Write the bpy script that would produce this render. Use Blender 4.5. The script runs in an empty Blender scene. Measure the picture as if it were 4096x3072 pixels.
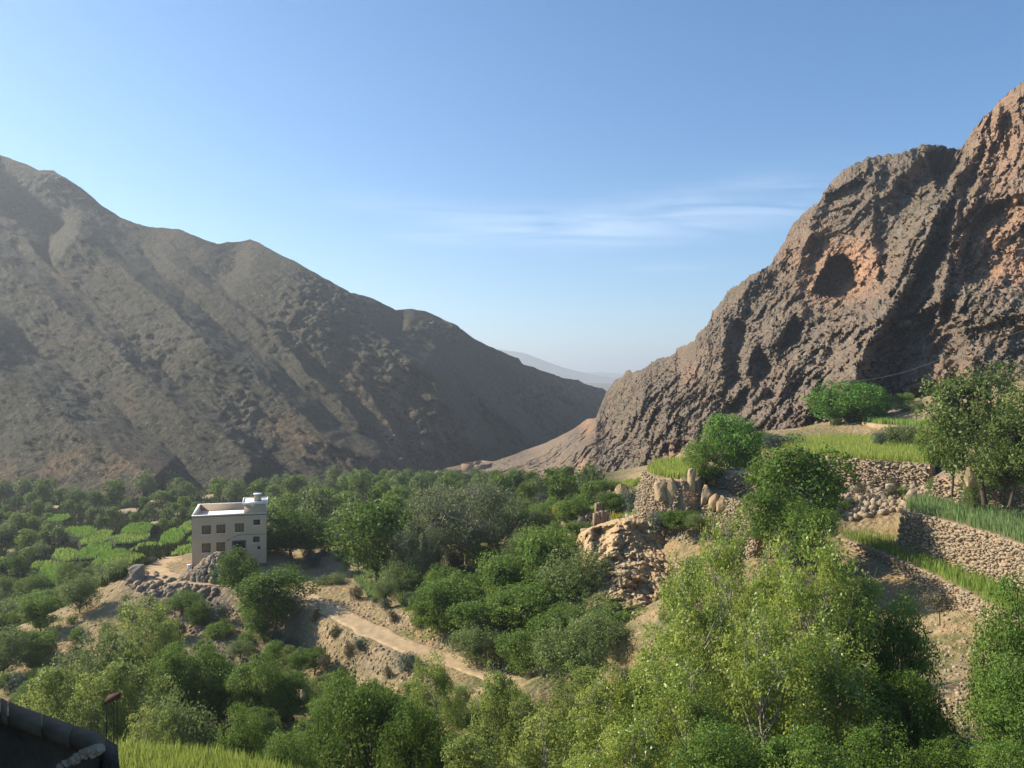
import bpy, math, random
import numpy as np
from mathutils import Vector, Matrix

# ------------------------------------------------------------------ camera, light, sky
scene = bpy.context.scene
col = scene.collection
cam_d = bpy.data.cameras.new('camera'); cam = bpy.data.objects.new('camera', cam_d); col.objects.link(cam)
cam.location = (0, 0, 0); cam.rotation_euler = (math.radians(90), 0, 0)
cam_d.sensor_width = 36; cam_d.lens = 28.125; cam_d.clip_start = 0.1; cam_d.clip_end = 60000
scene.camera = cam
FX, CU, CV = 800.0, 512.0, 384.0

SUN = Vector((-0.86, 0.27, 0.57)).normalized()
world = bpy.data.worlds.new('World'); scene.world = world; world.use_nodes = True
wt = world.node_tree; wt.nodes.clear()
wo = wt.nodes.new('ShaderNodeOutputWorld'); bg = wt.nodes.new('ShaderNodeBackground')
sky = wt.nodes.new('ShaderNodeTexSky'); sky.sky_type = 'NISHITA'; sky.sun_disc = False
sky.sun_elevation = math.asin(SUN.z); sky.sun_rotation = math.atan2(SUN.x, SUN.y)
sky.altitude = 1500; sky.air_density = 1.0; sky.dust_density = 1.6; sky.ozone_density = 1.6
bg.inputs['Strength'].default_value = 0.10
def wn(t, **k):
    n = wt.nodes.new(t)
    for a, b in k.items(): setattr(n, a, b)
    return n
# thin cirrus streaks low over the valley, as a function of view direction
tc = wn('ShaderNodeTexCoord'); sep = wn('ShaderNodeSeparateXYZ')
wt.links.new(tc.outputs['Generated'], sep.inputs[0])
def wm(op, a, b=None, clamp=False):
    n = wn('ShaderNodeMath', operation=op); n.use_clamp = clamp
    for i, s in enumerate((a, b)):
        if s is None: continue
        if isinstance(s, (int, float)): n.inputs[i].default_value = s
        else: wt.links.new(s, n.inputs[i])
    return n.outputs[0]
az = wm('DIVIDE', sep.outputs[0], sep.outputs[1]); el = wm('DIVIDE', sep.outputs[2], sep.outputs[1])
front = wm('GREATER_THAN', sep.outputs[1], 0.2)
cmb = wn('ShaderNodeCombineXYZ'); wt.links.new(az, cmb.inputs[0]); wt.links.new(el, cmb.inputs[1])
mp = wn('ShaderNodeMapping'); mp.inputs['Scale'].default_value = (3.0, 34, 1); mp.inputs['Rotation'].default_value = (0, 0, 0.06)
wt.links.new(cmb.outputs[0], mp.inputs[0])
ns = wn('ShaderNodeTexNoise'); ns.inputs['Scale'].default_value = 1.6; ns.inputs['Detail'].default_value = 8; ns.inputs['Roughness'].default_value = .5
ns.inputs['Distortion'].default_value = .9
wt.links.new(mp.outputs[0], ns.inputs[0])
def streak(a0, e0, wa, we, slope, amp, curve=0):
    da = wm('SUBTRACT', az, a0)
    de = wm('SUBTRACT', wm('SUBTRACT', el, e0), wm('MULTIPLY', da, slope))
    de = wm('SUBTRACT', de, wm('MULTIPLY', wm('MULTIPLY', da, da), curve))
    q = wm('ADD', wm('POWER', wm('DIVIDE', wm('ABSOLUTE', da), wa), 2), wm('POWER', wm('DIVIDE', wm('ABSOLUTE', de), we), 2))
    return wm('MULTIPLY', wm('POWER', 2.718, wm('MULTIPLY', q, -1)), amp)
s = wm('ADD', streak(0.05, 0.196, .19, .019, -.05, .9, .35), streak(0.27, 0.222, .25, .034, .13, .62))
s = wm('ADD', s, streak(-0.10, 0.183, .06, .008, -.08, .3))
s = wm('ADD', s, streak(0.20, 0.145, .05, .005, 0, .3))
nz = wm('MULTIPLY', wm('SUBTRACT', ns.outputs['Fac'], .30, False), 2.4, True)
cl = wm('MULTIPLY', wm('MULTIPLY', wm('MULTIPLY', s, nz), front), .30, True)
mx = wn('ShaderNodeMix', data_type='RGBA'); wt.links.new(cl, mx.inputs[0])
hs = wn('ShaderNodeHueSaturation'); hs.inputs['Saturation'].default_value = 1.28; hs.inputs['Value'].default_value = 1.0
wt.links.new(sky.outputs[0], hs.inputs['Color'])
tn = wn('ShaderNodeMix', data_type='RGBA', blend_type='MULTIPLY'); tn.inputs[0].default_value = 1; tn.inputs[7].default_value = (.80, .965, 1.0, 1); wt.links.new(hs.outputs[0], tn.inputs[6]); wt.links.new(tn.outputs[2], mx.inputs[6]); mx.inputs[7].default_value = (9.0, 9.4, 9.9, 1)
wt.links.new(mx.outputs[2], bg.inputs[0]); wt.links.new(bg.outputs[0], wo.inputs[0])

sun_d = bpy.data.lights.new('sun', 'SUN'); sun = bpy.data.objects.new('sun', sun_d); col.objects.link(sun)
sun_d.energy = 4.9; sun_d.angle = math.radians(0.53); sun_d.color = (1, .915, .76)
sun.rotation_euler = SUN.to_track_quat('Z', 'Y').to_euler()
scene.view_settings.view_transform = 'Standard'; scene.view_settings.look = 'None'
scene.view_settings.exposure = 0.90; scene.view_settings.gamma = 1; scene.view_settings.use_curve_mapping = False
scene.render.engine = 'CYCLES'
scene.cycles.max_bounces = 5; scene.cycles.diffuse_bounces = 2; scene.cycles.transmission_bounces = 3
scene.cycles.transparent_max_bounces = 4; scene.cycles.volume_bounces = 0; scene.cycles.use_denoising = True

# ------------------------------------------------------------------ helpers
rng = np.random.RandomState(7); random.seed(7)
def P(u, v, d):                      # a point seen at picture position (u, v), d metres deep
    return Vector(((u - CU) / FX * d, d, -(v - CV) / FX * d))
def Pz(u, v, z):                     # a point seen at (u, v) lying at height z
    d = -z * FX / (v - CV); return Vector(((u - CU) / FX * d, d, z))
def tag(o, label=None, cat=None, group=None, kind=None):
    if label: o['label'] = label
    if cat: o['category'] = cat
    if group: o['group'] = group
    if kind: o['kind'] = kind
    return o
def link(o, parent=None):
    col.objects.link(o)
    if parent: o.parent = parent
    return o
def empty(name, loc, rz=0, **k):
    o = bpy.data.objects.new(name, None); o.location = loc; o.rotation_euler = (0, 0, rz); o.empty_display_size = .3
    link(o); tag(o, **k); return o
def np_mesh(name, V, F, mat=None, smooth=False):
    """V (n,3) floats, F (m,k) ints, all faces with k corners"""
    me = bpy.data.meshes.new(name); V = np.asarray(V, np.float32); F = np.asarray(F, np.int32)
    me.vertices.add(len(V)); me.vertices.foreach_set('co', V.ravel())
    k = F.shape[1]; me.loops.add(F.size); me.loops.foreach_set('vertex_index', F.ravel())
    me.polygons.add(len(F)); me.polygons.foreach_set('loop_start', np.arange(len(F), dtype=np.int32) * k)
    me.polygons.foreach_set('loop_total', np.full(len(F), k, np.int32))
    if smooth: me.polygons.foreach_set('use_smooth', np.ones(len(F), bool))
    me.update(calc_edges=True)
    if mat: me.materials.append(mat)
    return me
def vattr(me, name, vals):
    a = me.attributes.new(name, 'FLOAT', 'POINT'); a.data.foreach_set('value', np.asarray(vals, np.float32).ravel())
def obj(name, me, parent=None, loc=None, **k):
    o = bpy.data.objects.new(name, me); link(o, parent)
    if loc is not None: o.location = loc
    tag(o, **k); return o

_perm = rng.permutation(256).astype(np.int32); _perm = np.concatenate([_perm, _perm, _perm])
_g = rng.normal(size=(256, 3)); _g /= np.linalg.norm(_g, axis=1)[:, None]
def perlin(p):
    p = np.asarray(p, float); i = np.floor(p).astype(np.int64); f = p - i; i &= 255
    w = f * f * f * (f * (f * 6 - 15) + 10); out = 0
    for a in (0, 1):
        for b in (0, 1):
            for c in (0, 1):
                h = _perm[_perm[_perm[(i[..., 0] + a) & 255] + ((i[..., 1] + b) & 255)] + ((i[..., 2] + c) & 255)] & 255
                g = _g[h]; dd = f - np.array([a, b, c])
                n = (g * dd).sum(-1)
                wx = w[..., 0] if a else 1 - w[..., 0]; wy = w[..., 1] if b else 1 - w[..., 1]; wz = w[..., 2] if c else 1 - w[..., 2]
                out = out + n * wx * wy * wz
    return out * 1.6
def fbm(p, octv=4, gain=.5, lac=2.03):
    a, s, o = 1., 0., 0.
    p = np.asarray(p, float).copy()
    for _ in range(octv):
        o = o + a * perlin(p); s += a; a *= gain; p = p * lac + 17.3
    return o / s
def ridged(p, octv=4, gain=.55, lac=2.1):
    a, s, o = 1., 0., 0.
    p = np.asarray(p, float).copy()
    for _ in range(octv):
        o = o + a * (1 - 2 * np.abs(perlin(p))); s += a; a *= gain; p = p * lac + 9.1
    return o / s
def worley(p, k=2):
    """distance to nearest and second nearest cell point"""
    p = np.asarray(p, float); i = np.floor(p).astype(np.int64); f = p - i
    d1 = np.full(p.shape[:-1], 9.); d2 = d1.copy(); hid = np.zeros(p.shape[:-1])
    for a in (-1, 0, 1):
        for b in (-1, 0, 1):
            for c in (-1, 0, 1):
                h = _perm[_perm[_perm[(i[..., 0] + a) & 255] + ((i[..., 1] + b) & 255)] + ((i[..., 2] + c) & 255)] & 255
                q = _g[h] * .5 + .5 + np.array([a, b, c]) - f
                dd = (q * q).sum(-1); m = dd < d1
                d2 = np.where(m, d1, np.minimum(d2, dd)); hid = np.where(m, h / 255., hid); d1 = np.where(m, dd, d1)
    return np.sqrt(d1), np.sqrt(d2), hid
class RBF:
    def __init__(s, pts, vals, c=0.0, reg=0.0):
        s.p = np.asarray(pts, float); s.c = c; n = len(s.p); s.dim = s.p.shape[1]
        s.sc = s.p.std(); s.mu = s.p.mean(0); q = (s.p - s.mu) / s.sc; s.q = q
        A = np.sqrt(((q[:, None] - q[None]) ** 2).sum(-1) + c * c)
        Pm = np.hstack([np.ones((n, 1)), q]); m = Pm.shape[1]
        M = np.zeros((n + m, n + m)); M[:n, :n] = A - reg * np.eye(n); M[:n, n:] = Pm; M[n:, :n] = Pm.T
        s.w = np.linalg.solve(M, np.concatenate([np.asarray(vals, float), np.zeros(m)]))
    def __call__(s, X):
        X = np.asarray(X, float); sh = X.shape[:-1]; X = (X.reshape(-1, s.dim) - s.mu) / s.sc; o = np.empty(len(X))
        n = len(s.q)
        for k in range(0, len(X), 40000):
            x = X[k:k + 40000]; d = np.sqrt(((x[:, None] - s.q[None]) ** 2).sum(-1) + s.c ** 2)
            o[k:k + 40000] = d @ s.w[:n] + s.w[n] + x @ s.w[n + 1:]
        return o.reshape(sh)
def sstep(a, b, x): t = np.clip((x - a) / (b - a), 0, 1); return t * t * (3 - 2 * t)
def polyd(pts, X, Y):
    """signed distance (positive on the left of travel), nearest param 0..1 to a polyline"""
    best = np.full(X.shape, 1e9); sg = np.zeros(X.shape); tp = np.zeros(X.shape); n = len(pts) - 1
    for k in range(n):
        a, b = np.array(pts[k], float), np.array(pts[k + 1], float); d = b - a; L = (d * d).sum()
        t = np.clip(((X - a[0]) * d[0] + (Y - a[1]) * d[1]) / L, 0, 1)
        ex, ey = X - a[0] - t * d[0], Y - a[1] - t * d[1]; dd = np.hypot(ex, ey); m = dd < best
        best = np.where(m, dd, best); sg = np.where(m, np.sign(d[0] * ey - d[1] * ex), sg); tp = np.where(m, (k + t) / n, tp)
    return best * sg, tp
def inpoly(poly, X, Y):
    ins = np.zeros(X.shape, bool); n = len(poly); j = n - 1
    for i in range(n):
        xi, yi = poly[i][0], poly[i][1]; xj, yj = poly[j][0], poly[j][1]
        c = ((yi > Y) != (yj > Y)) & (X < (xj - xi) * (Y - yi) / (yj - yi + 1e-12) + xi); ins ^= c; j = i
    return ins
def gridF(nr, nc):
    i = np.arange(nr * nc).reshape(nr, nc)
    return np.stack([i[:-1, :-1], i[:-1, 1:], i[1:, 1:], i[1:, :-1]], -1).reshape(-1, 4)

# ------------------------------------------------------------------ materials
def mat(name, rough=.9, spec=.15):
    m = bpy.data.materials.new(name); m.use_nodes = True; nt = m.node_tree; b = nt.nodes['Principled BSDF']
    b.inputs['Roughness'].default_value = rough; b.inputs['Specular IOR Level'].default_value = spec
    return m, nt, b
class N:
    def __init__(s, nt): s.nt = nt
    def new(s, t, **k):
        n = s.nt.nodes.new(t)
        for a, b in k.items(): setattr(n, a, b)
        return n
    def put(s, sock, v):
        if isinstance(v, (int, float)): sock.default_value = v
        elif isinstance(v, (tuple, list)): sock.default_value = tuple(v) if len(v) != 3 or sock.type != 'RGBA' else (*v, 1)
        else: s.nt.links.new(v, sock)
    def noise(s, scale, det=4, rough=.55, vec=None, dist=0):
        n = s.new('ShaderNodeTexNoise'); n.inputs['Scale'].default_value = scale; n.inputs['Detail'].default_value = det
        n.inputs['Roughness'].default_value = rough; n.inputs['Distortion'].default_value = dist
        if vec is not None: s.nt.links.new(vec, n.inputs['Vector'])
        return n.outputs['Fac']
    def voro(s, scale, feat='F1', vec=None, out='Distance'):
        n = s.new('ShaderNodeTexVoronoi', feature=feat); n.inputs['Scale'].default_value = scale
        if vec is not None: s.nt.links.new(vec, n.inputs['Vector'])
        return n.outputs[out]
    def map(s, sc=(1, 1, 1), rot=(0, 0, 0)):
        g = s.new('ShaderNodeNewGeometry'); m = s.new('ShaderNodeMapping'); s.nt.links.new(g.outputs['Position'], m.inputs[0])
        m.inputs['Scale'].default_value = sc; m.inputs['Rotation'].default_value = rot; return m.outputs[0]
    def ramp(s, fac, a, b, ca=0., cb=1.):
        n = s.new('ShaderNodeMapRange'); s.put(n.inputs[0], fac); n.inputs[1].default_value = a; n.inputs[2].default_value = b
        n.inputs[3].default_value = ca; n.inputs[4].default_value = cb; return n.outputs[0]
    def mix(s, f, a, b, typ='MIX'):
        n = s.new('ShaderNodeMix', data_type='RGBA', blend_type=typ); s.put(n.inputs[0], f); s.put(n.inputs[6], a); s.put(n.inputs[7], b); return n.outputs[2]
    def m(s, op, a, b=0., cl=False):
        n = s.new('ShaderNodeMath', operation=op); n.use_clamp = cl; s.put(n.inputs[0], a); s.put(n.inputs[1], b); return n.outputs[0]
    def attr(s, name):
        n = s.new('ShaderNodeAttribute'); n.attribute_name = name; return n.outputs['Fac']
    def bump(s, h, st, dist, b):
        n = s.new('ShaderNodeBump'); n.inputs['Strength'].default_value = st; n.inputs['Distance'].default_value = dist
        s.put(n.inputs['Height'], h); s.nt.links.new(n.outputs[0], b.inputs['Normal'])

def m_mountain():
    m, nt, b = mat('scree_and_scrub'); n = N(nt); v = n.map()
    c = n.mix(n.ramp(n.noise(.012, 5, .6, v), .38, .62), (.064, .063, .038), (.080, .069, .046))
    vs = n.map((.02, .02, .055))
    c = n.mix(n.ramp(n.noise(1., 4, .6, vs, 1), .55, .72), c, (.125, .088, .055))
    c = n.mix(n.m('MULTIPLY', n.attr('rock'), n.ramp(n.noise(.12, 4, .7, v), .42, .6)), c, (.20, .165, .12))
    c = n.mix(n.m('MULTIPLY', n.attr('red'), n.ramp(n.noise(.05, 5, .7, v), .42, .58)), c, (.27, .165, .09))
    c = n.mix(n.ramp(n.voro(.22, 'F1', v), .42, .15), c, (.038, .040, .024))          # thorn bushes
    c = n.mix(n.ramp(n.noise(.5, 3, .6, v), .63, .71), c, (.26, .23, .17))            # pale stones
    c = n.mix(n.ramp(n.noise(.9, 4, .7, v), .3, .7, .0, .35), c, (.06, .055, .04))
    nt.links.new(c, b.inputs['Base Color'])
    n.bump(n.m('ADD', n.noise(.18, 6, .7, v), n.m('MULTIPLY', n.noise(.9, 3, .6, v), .4)), .9, 5, b); return m
def m_cliff():
    m, nt, b = mat('cliff_rock'); n = N(nt); v = n.map(); vs = n.map((.25, .25, .07))
    c = n.mix(n.ramp(n.noise(.035, 5, .6, v), .4, .62), (.158, .118, .086), (.215, .155, .107))
    c = n.mix(n.ramp(n.noise(1., 5, .65, vs, .6), .5, .7), c, (.29, .195, .13))
    c = n.mix(n.ramp(n.noise(.25, 5, .7, v), .5, .63), c, (.17, .155, .125))
    c = n.mix(n.m('MULTIPLY', n.attr('orange'), n.ramp(n.noise(.12, 5, .7, vs), .3, .5)), c, (.46, .255, .15))
    c = n.mix(n.attr('tan'), c, n.mix(n.noise(.12, 5, .6, v), (.36, .26, .17), (.27, .2, .13)))
    c = n.mix(n.m('MULTIPLY', n.attr('scrub'), n.ramp(n.noise(.35, 4, .6, v), .52, .6)), c, (.085, .088, .045))
    c = n.mix(n.ramp(n.noise(1.3, 4, .7, v), .35, .65, .0, .6), c, (.07, .052, .04))
    c = n.mix(n.ramp(n.noise(.8, 3, .6, v), .66, .73), c, (.36, .30, .23))
    nt.links.new(c, b.inputs['Base Color'])
    n.bump(n.m('ADD', n.noise(.5, 6, .7, vs), n.m('MULTIPLY', n.voro(.9, 'F1', v), .5)), .8, 1.6, b); return m
def m_ground():
    m, nt, b = mat('earth'); n = N(nt); v = n.map()
    c = n.mix(n.ramp(n.noise(.1, 5, .6, v), .38, .62), (.41, .295, .155), (.34, .255, .145))
    c = n.mix(n.ramp(n.noise(.35, 4, .6, v), .5, .66), c, (.44, .285, .135))
    g = n.ramp(n.noise(.22, 5, .65, v), .42, .60)
    c = n.mix(n.m('MULTIPLY', g, n.attr('grass')), c, n.mix(n.noise(.6, 3, .6, v), (.13, .15, .045), (.085, .12, .03)))
    c = n.mix(n.m('MULTIPLY', n.attr('rocky'), n.ramp(n.noise(.5, 4, .7, v), .4, .52)), c, (.22, .185, .15))
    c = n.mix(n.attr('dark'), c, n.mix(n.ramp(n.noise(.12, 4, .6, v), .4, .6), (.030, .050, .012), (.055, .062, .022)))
    c = n.mix(n.m('MULTIPLY', n.ramp(n.noise(1.6, 4, .65, v), .57, .72), n.m('SUBTRACT', 1, n.attr('dark'))), c, (.50, .37, .24))
    c = n.mix(n.ramp(n.noise(3., 4, .7, v), .35, .7, 0., .45), c, (.15, .10, .06))
    nt.links.new(c, b.inputs['Base Color'])
    n.bump(n.m('ADD', n.noise(.9, 6, .7, v), n.m('MULTIPLY', n.voro(1.7, 'F1', v), .35)), .9, .7, b); return m
def m_simple(name, c1, c2, sc=3., rough=.9, bump=0., bd=.05, spec=.15, det=5, island=0.):
    m, nt, b = mat(name, rough, spec); n = N(nt); v = n.map()
    c = n.mix(n.ramp(n.noise(sc, det, .6, v), .35, .65), c1, c2)
    if island:
        oi = n.new('ShaderNodeObjectInfo'); g = n.new('ShaderNodeNewGeometry')
        r = n.m('FRACT', n.m('ADD', oi.outputs['Random'], g.outputs['Random Per Island']))
        c = n.mix(n.m('MULTIPLY', r, island), c, (.12, .105, .09)); c = n.mix(n.ramp(r, .72, .74, 0, island * .8), c, (.38, .26, .155))
    nt.links.new(c, b.inputs['Base Color'])
    if bump: n.bump(n.noise(sc * 2.5, 5, .65, v), bump, bd, b)
    return m
def m_leaf(name, dark, light, yellow, trans=.35, spec=.25, rough=.5):
    """foliage: colour varies by leaf (attribute tint), by clump (attribute clump) and by tree"""
    m, nt, b = mat(name, rough, spec); n = N(nt); oi = n.new('ShaderNodeObjectInfo')
    c = n.mix(n.attr('tint'), dark, light)
    c = n.mix(n.m('MULTIPLY', n.attr('clump'), .6), c, yellow)
    c = n.mix(n.ramp(oi.outputs['Random'], 0, 1, 0, .35), c, tuple(x * .62 for x in light))
    nt.links.new(c, b.inputs['Base Color'])
    tr = n.new('ShaderNodeBsdfTranslucent'); nt.links.new(n.mix(.4, c, yellow), tr.inputs[0])
    ms = n.new('ShaderNodeMixShader'); ms.inputs[0].default_value = trans
    nt.links.new(b.outputs[0], ms.inputs[1]); nt.links.new(tr.outputs[0], ms.inputs[2])
    nt.links.new(ms.outputs[0], nt.nodes['Material Output'].inputs[0]); return m
MT = dict(mountain=m_mountain(), cliff=m_cliff(), ground=m_ground())
MT['far'] = m_simple('far_hillside', (.20, .17, .12), (.15, .135, .10), .003)
MT['plain'] = m_simple('plain_earth', (.24, .19, .13), (.18, .16, .11), .002)
MT['road'] = m_simple('packed_earth', (.50, .36, .21), (.37, .26, .15), .9, bump=.5, bd=.1)
MT['terrace'] = m_simple('terrace_soil', (.42, .29, .18), (.33, .23, .145), .5, bump=.9, bd=.3)
MT['plough'] = m_simple('ploughed_soil', (.50, .375, .245), (.43, .32, .21), 1.2, bump=.6, bd=.1)
MT['stone'] = m_simple('field_stone', (.42, .335, .225), (.34, .265, .17), .9, bump=.5, bd=.05, island=.75)
MT['boulder'] = m_simple('orange_sandstone', (.42, .30, .175), (.33, .23, .135), .8, bump=.7, bd=.15)
MT['greystone'] = m_simple('grey_stone', (.34, .285, .22), (.24, .19, .14), 1.4, bump=.6, bd=.1, island=.5)
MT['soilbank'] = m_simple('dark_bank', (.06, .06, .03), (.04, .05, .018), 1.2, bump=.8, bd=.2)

# ------------------------------------------------------------------ far hills and plain
def ridge_sheet(name, crest, depth, foot_v, foot_d, m, du=6, back=1.3, amp=0.02, **k):
    us = np.arange(crest[0][0], crest[-1][0] + 1, du); cv = np.interp(us, [c[0] for c in crest], [c[1] for c in crest])
    rows = 26; V = []
    for r in range(rows):
        t = r / (rows - 1); v = foot_v + (cv - foot_v) * t; d = foot_d + (depth - foot_d) * t
        nn = fbm(np.stack([us * .015, np.full_like(us, t * 2.), np.zeros_like(us) + depth * .01], -1), 4) * amp * depth * math.sin(math.pi * t) * 2
        d = d + nn; V.append(np.stack([(us - CU) / FX * d, d, -(v - CV) / FX * d], -1))
    top = V[-1]; V.append(top * [1, 1, 1] + [0, depth * (back - 1), -depth * .02]); V.append(top + [0, depth * (back - 1) * 2, -depth * .08])
    V = np.array(V); me = np_mesh(name, V.reshape(-1, 3), gridF(len(V), len(us)), m, True)
    return obj(name, me, **k)
ridge_sheet('distant_hill', [(300, 372), (400, 366), (440, 358), (470, 351), (497, 349), (525, 353), (545, 361), (565, 368), (585, 373), (620, 379), (680, 384), (760, 386)],
            6500, 392, 5200, MT['far'], label='pale rounded hill fading into the haze beyond the valley mouth', kind='structure')
ridge_sheet('distant_hill', [(480, 381), (540, 377), (570, 374), (600, 372), (640, 375), (700, 378), (800, 380), (1000, 381)],
            9000, 392, 7500, MT['far'], label='lowest and farthest hazy ridge on the horizon behind the gap', kind='structure')
ridge_sheet('distant_hill', [(440, 385), (500, 378), (540, 377), (560, 380), (590, 383), (640, 384), (700, 388), (760, 391)],
            3600, 400, 2900, MT['far'], label='nearer low hazy slope in the gap between the two mountains', kind='structure')
g = np.array([[-9000, 500, -75], [9000, 500, -75], [9000, 9500, -75], [-9000, 9500, -75.]])
V = []
for yy in np.linspace(500, 9500, 30):
    for xx in np.linspace(-9000, 9000, 40): V.append((xx, yy, -78 + 12 * math.sin(xx * .002) * math.sin(yy * .0013)))
obj('plain', np_mesh('plain', V, gridF(30, 40), MT['plain'], True), label='flat hazy plain beyond the valley', kind='structure')

# ------------------------------------------------------------------ left mountain
def sheet(us, vbot, vtop, rows, depth_fn, disp_fn, back_rows=10, pw=1.0):
    U = np.repeat(us[None], rows, 0); t = np.linspace(0, 1, rows)[:, None] ** pw; VV = vbot[None] + (vtop - vbot)[None] * t
    D = depth_fn(U, VV); D = D + disp_fn(U, VV, D)
    X = np.stack([(U - CU) / FX * D, D, -(VV - CV) / FX * D], -1)
    return U, VV, X
crestM = [(-160, 60), (-100, 100), (-40, 138), (0, 155), (23, 163), (39, 170), (54, 171), (62, 176), (80, 187), (98, 203), (120, 217), (137, 224), (150, 227), (165, 228),
          (179, 229), (190, 234), (217, 244), (228, 242), (240, 242), (250, 239), (258, 242), (275, 252), (300, 264), (320, 276), (350, 292), (372, 298), (388, 306), (396, 310), (412, 309),
          (425, 311), (437, 316), (450, 323), (458, 327), (466, 333), (480, 342), (497, 350), (507, 354), (519, 359), (522, 364), (535, 368), (548, 373), (560, 377),
          (566, 379), (578, 380), (585, 384), (594, 387), (603, 389), (612, 396), (640, 412), (680, 430)]
us = np.arange(-160, 681, 1.25); cvm = np.interp(us, *zip(*crestM))
cvm += fbm(np.stack([us * .09, us * 0, us * 0], -1), 4) * 1.3 + np.abs(fbm(np.stack([us * .25, us * 0 + 5, us * 0], -1), 3)) * -1.6 * sstep(430, 560, us)
MC = [(-160, 60, 760), (0, 155, 780), (60, 175, 760), (115, 212, 740), (155, 228, 735), (190, 236, 720), (250, 240, 760), (300, 265, 690), (350, 290, 680), (400, 310, 690), (450, 322, 715), (500, 350, 760), (540, 372, 800), (600, 388, 880), (680, 430, 940),
      (-160, 520, 300), (0, 488, 325), (60, 490, 335), (120, 485, 345), (200, 492, 345), (270, 490, 365), (330, 490, 385), (400, 485, 425), (430, 478, 480), (480, 465, 600), (540, 452, 730), (600, 440, 840), (680, 450, 900),
      (0, 540, 270), (200, 540, 290), (400, 540, 360), (600, 540, 700), (0, 320, 520), (200, 350, 510), (330, 380, 520), (450, 400, 600)]
fM = RBF([(a[0], a[1]) for a in MC], [a[2] for a in MC], .05)
SP = [  # polyline in the picture, width of the lit side, width of the shaded side, relief in metres
    ([(58, 222), (88, 239), (142, 283), (205, 346), (269, 387), (330, 440), (405, 472)], 80, 26, 26),
    ([(-60, 225), (0, 262), (52, 300), (110, 346), (175, 405), (240, 450), (262, 478)], 70, 28, 24),
    ([(-120, 290), (-40, 325), (0, 372), (50, 408), (100, 442), (138, 470), (165, 490)], 130, 44, 44),
    ([(236, 246), (280, 275), (366, 327), (433, 376), (455, 420), (480, 462)], 70, 34, 36),
    ([(400, 314), (430, 335), (465, 378), (500, 415), (540, 452)], 46, 20, 24),
    ([(440, 322), (494, 352), (555, 408), (592, 428)], 36, 16, 18),
    ([(520, 366), (560, 392), (600, 412), (640, 430)], 30, 12, 12),
    ([(150, 240), (205, 285), (253, 315), (300, 362), (340, 400), (372, 440)], 32, 13, 15),
    ([(-40, 200), (20, 235), (70, 285), (125, 330), (190, 380), (235, 425)], 30, 13, 12),
    ([(0, 430), (60, 462), (110, 486)], 40, 14, 9),
    ([(330, 350), (372, 395), (395, 440), (405, 465)], 26, 14, 12),
    ([(190, 246), (240, 268), (300, 310), (345, 345), (385, 400)], 24, 12, 10)]
def dispM(U, V, D):
    tt = np.clip((V - np.interp(U, us, cvm)) / 60, 0, 1)
    wu = U + 7 * fbm(np.stack([U * .02, V * .02, U * 0 + 3], -1), 3); wv = V + 7 * fbm(np.stack([U * .02, V * .02, U * 0 + 8], -1), 3)
    R = np.zeros_like(U)
    for pl, wl, wr, a in SP:
        s, t = polyd(pl, wu, wv)            # positive = below / left (lit) side
        lit = s > 0
        f = np.where(lit, 1 - np.abs(s) / wl, 1 - np.abs(s) / wr); f = np.clip(f, 0, 1); f = np.where(lit, f, f ** .8)
        env = sstep(0, .10, t) * (1 - sstep(.93, 1., t) * .6)
        R = np.maximum(R, a * f * env * (.75 + .25 * f))
    # drainage streaks running down to the right
    a = U * .78 + V * .62; b = -U * .62 + V * .78
    n1 = ridged(np.stack([b * .045, a * .010, U * 0], -1), 4)
    n2 = ridged(np.stack([b * .13, a * .035, U * 0 + 4], -1), 3)
    X = np.stack([(U - CU) / FX * D, D, -(V - CV) / FX * D], -1)
    n3 = fbm(X * .035, 5, .6); n4 = ridged(X * .11, 3, .6)
    rk = rockM(U, V)
    sc = D / 550
    return -(R * 1.9 * (.25 + .75 * tt) + (n1 * 5.2 + n2 * 3.4 + n3 * 3.0 + n4 * .5 + rk * (n4 * 2 + np.abs(n3) * 4)) * (.2 + .8 * tt)) * sc
def rockM(U, V):
    def bl(u, v, ru, rv): return np.exp(-((U - u) / ru) ** 2 - ((V - v) / rv) ** 2)
    r = bl(432, 440, 32, 30) + bl(330, 300, 40, 25) * .8 + bl(60, 185, 40, 15) * .4 + bl(150, 350, 50, 30) * .5 + bl(245, 425, 25, 40) * .7 + bl(560, 395, 60, 14) * 1. + bl(450, 330, 30, 10) + bl(390, 365, 18, 22) * .8 + bl(300, 335, 30, 30) * .6 + bl(80, 400, 40, 30) * .3
    return np.clip(r, 0, 1)
ROWS = 300
U, VV, X = sheet(us, np.full_like(us, 545.), cvm, ROWS, lambda u, v: fM(np.stack([u, v], -1)), dispM)
gx = np.gradient(X, axis=1); gy = np.gradient(X, axis=0); nn = np.cross(gx, gy); nn /= np.linalg.norm(nn, axis=-1)[..., None] + 1e-9
nn *= np.sign(-(nn * X).sum(-1))[..., None]; k1, k2, kh = worley(X * .11); j1, j2, jh = worley(X * .25)
rkk = .25 + 1.6 * rockM(U, VV); X = X + nn * ((np.clip(k2 - k1, 0, .6) * 3.2 + np.clip(.5 - j1, 0, 1) * 1.4 + fbm(X * .09, 4, .6) * 3.2 + np.clip(kh - .6, 0, 1) * 3 * (rockM(U, VV) > .2)) * rkk * (X[..., 1] / 550) * np.clip((VV - cvm[None]) / 8, .15, 1))[..., None]
top = X[-1]; bk = [top + np.array([0, k * 18., -k * k * 1.6 - 2 * k]) for k in range(1, 10)]
XA = np.concatenate([X, np.array(bk)], 0); nr = XA.shape[0]
me = np_mesh('mountain', XA.reshape(-1, 3), gridF(nr, len(us)), MT['mountain'], True)
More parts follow.
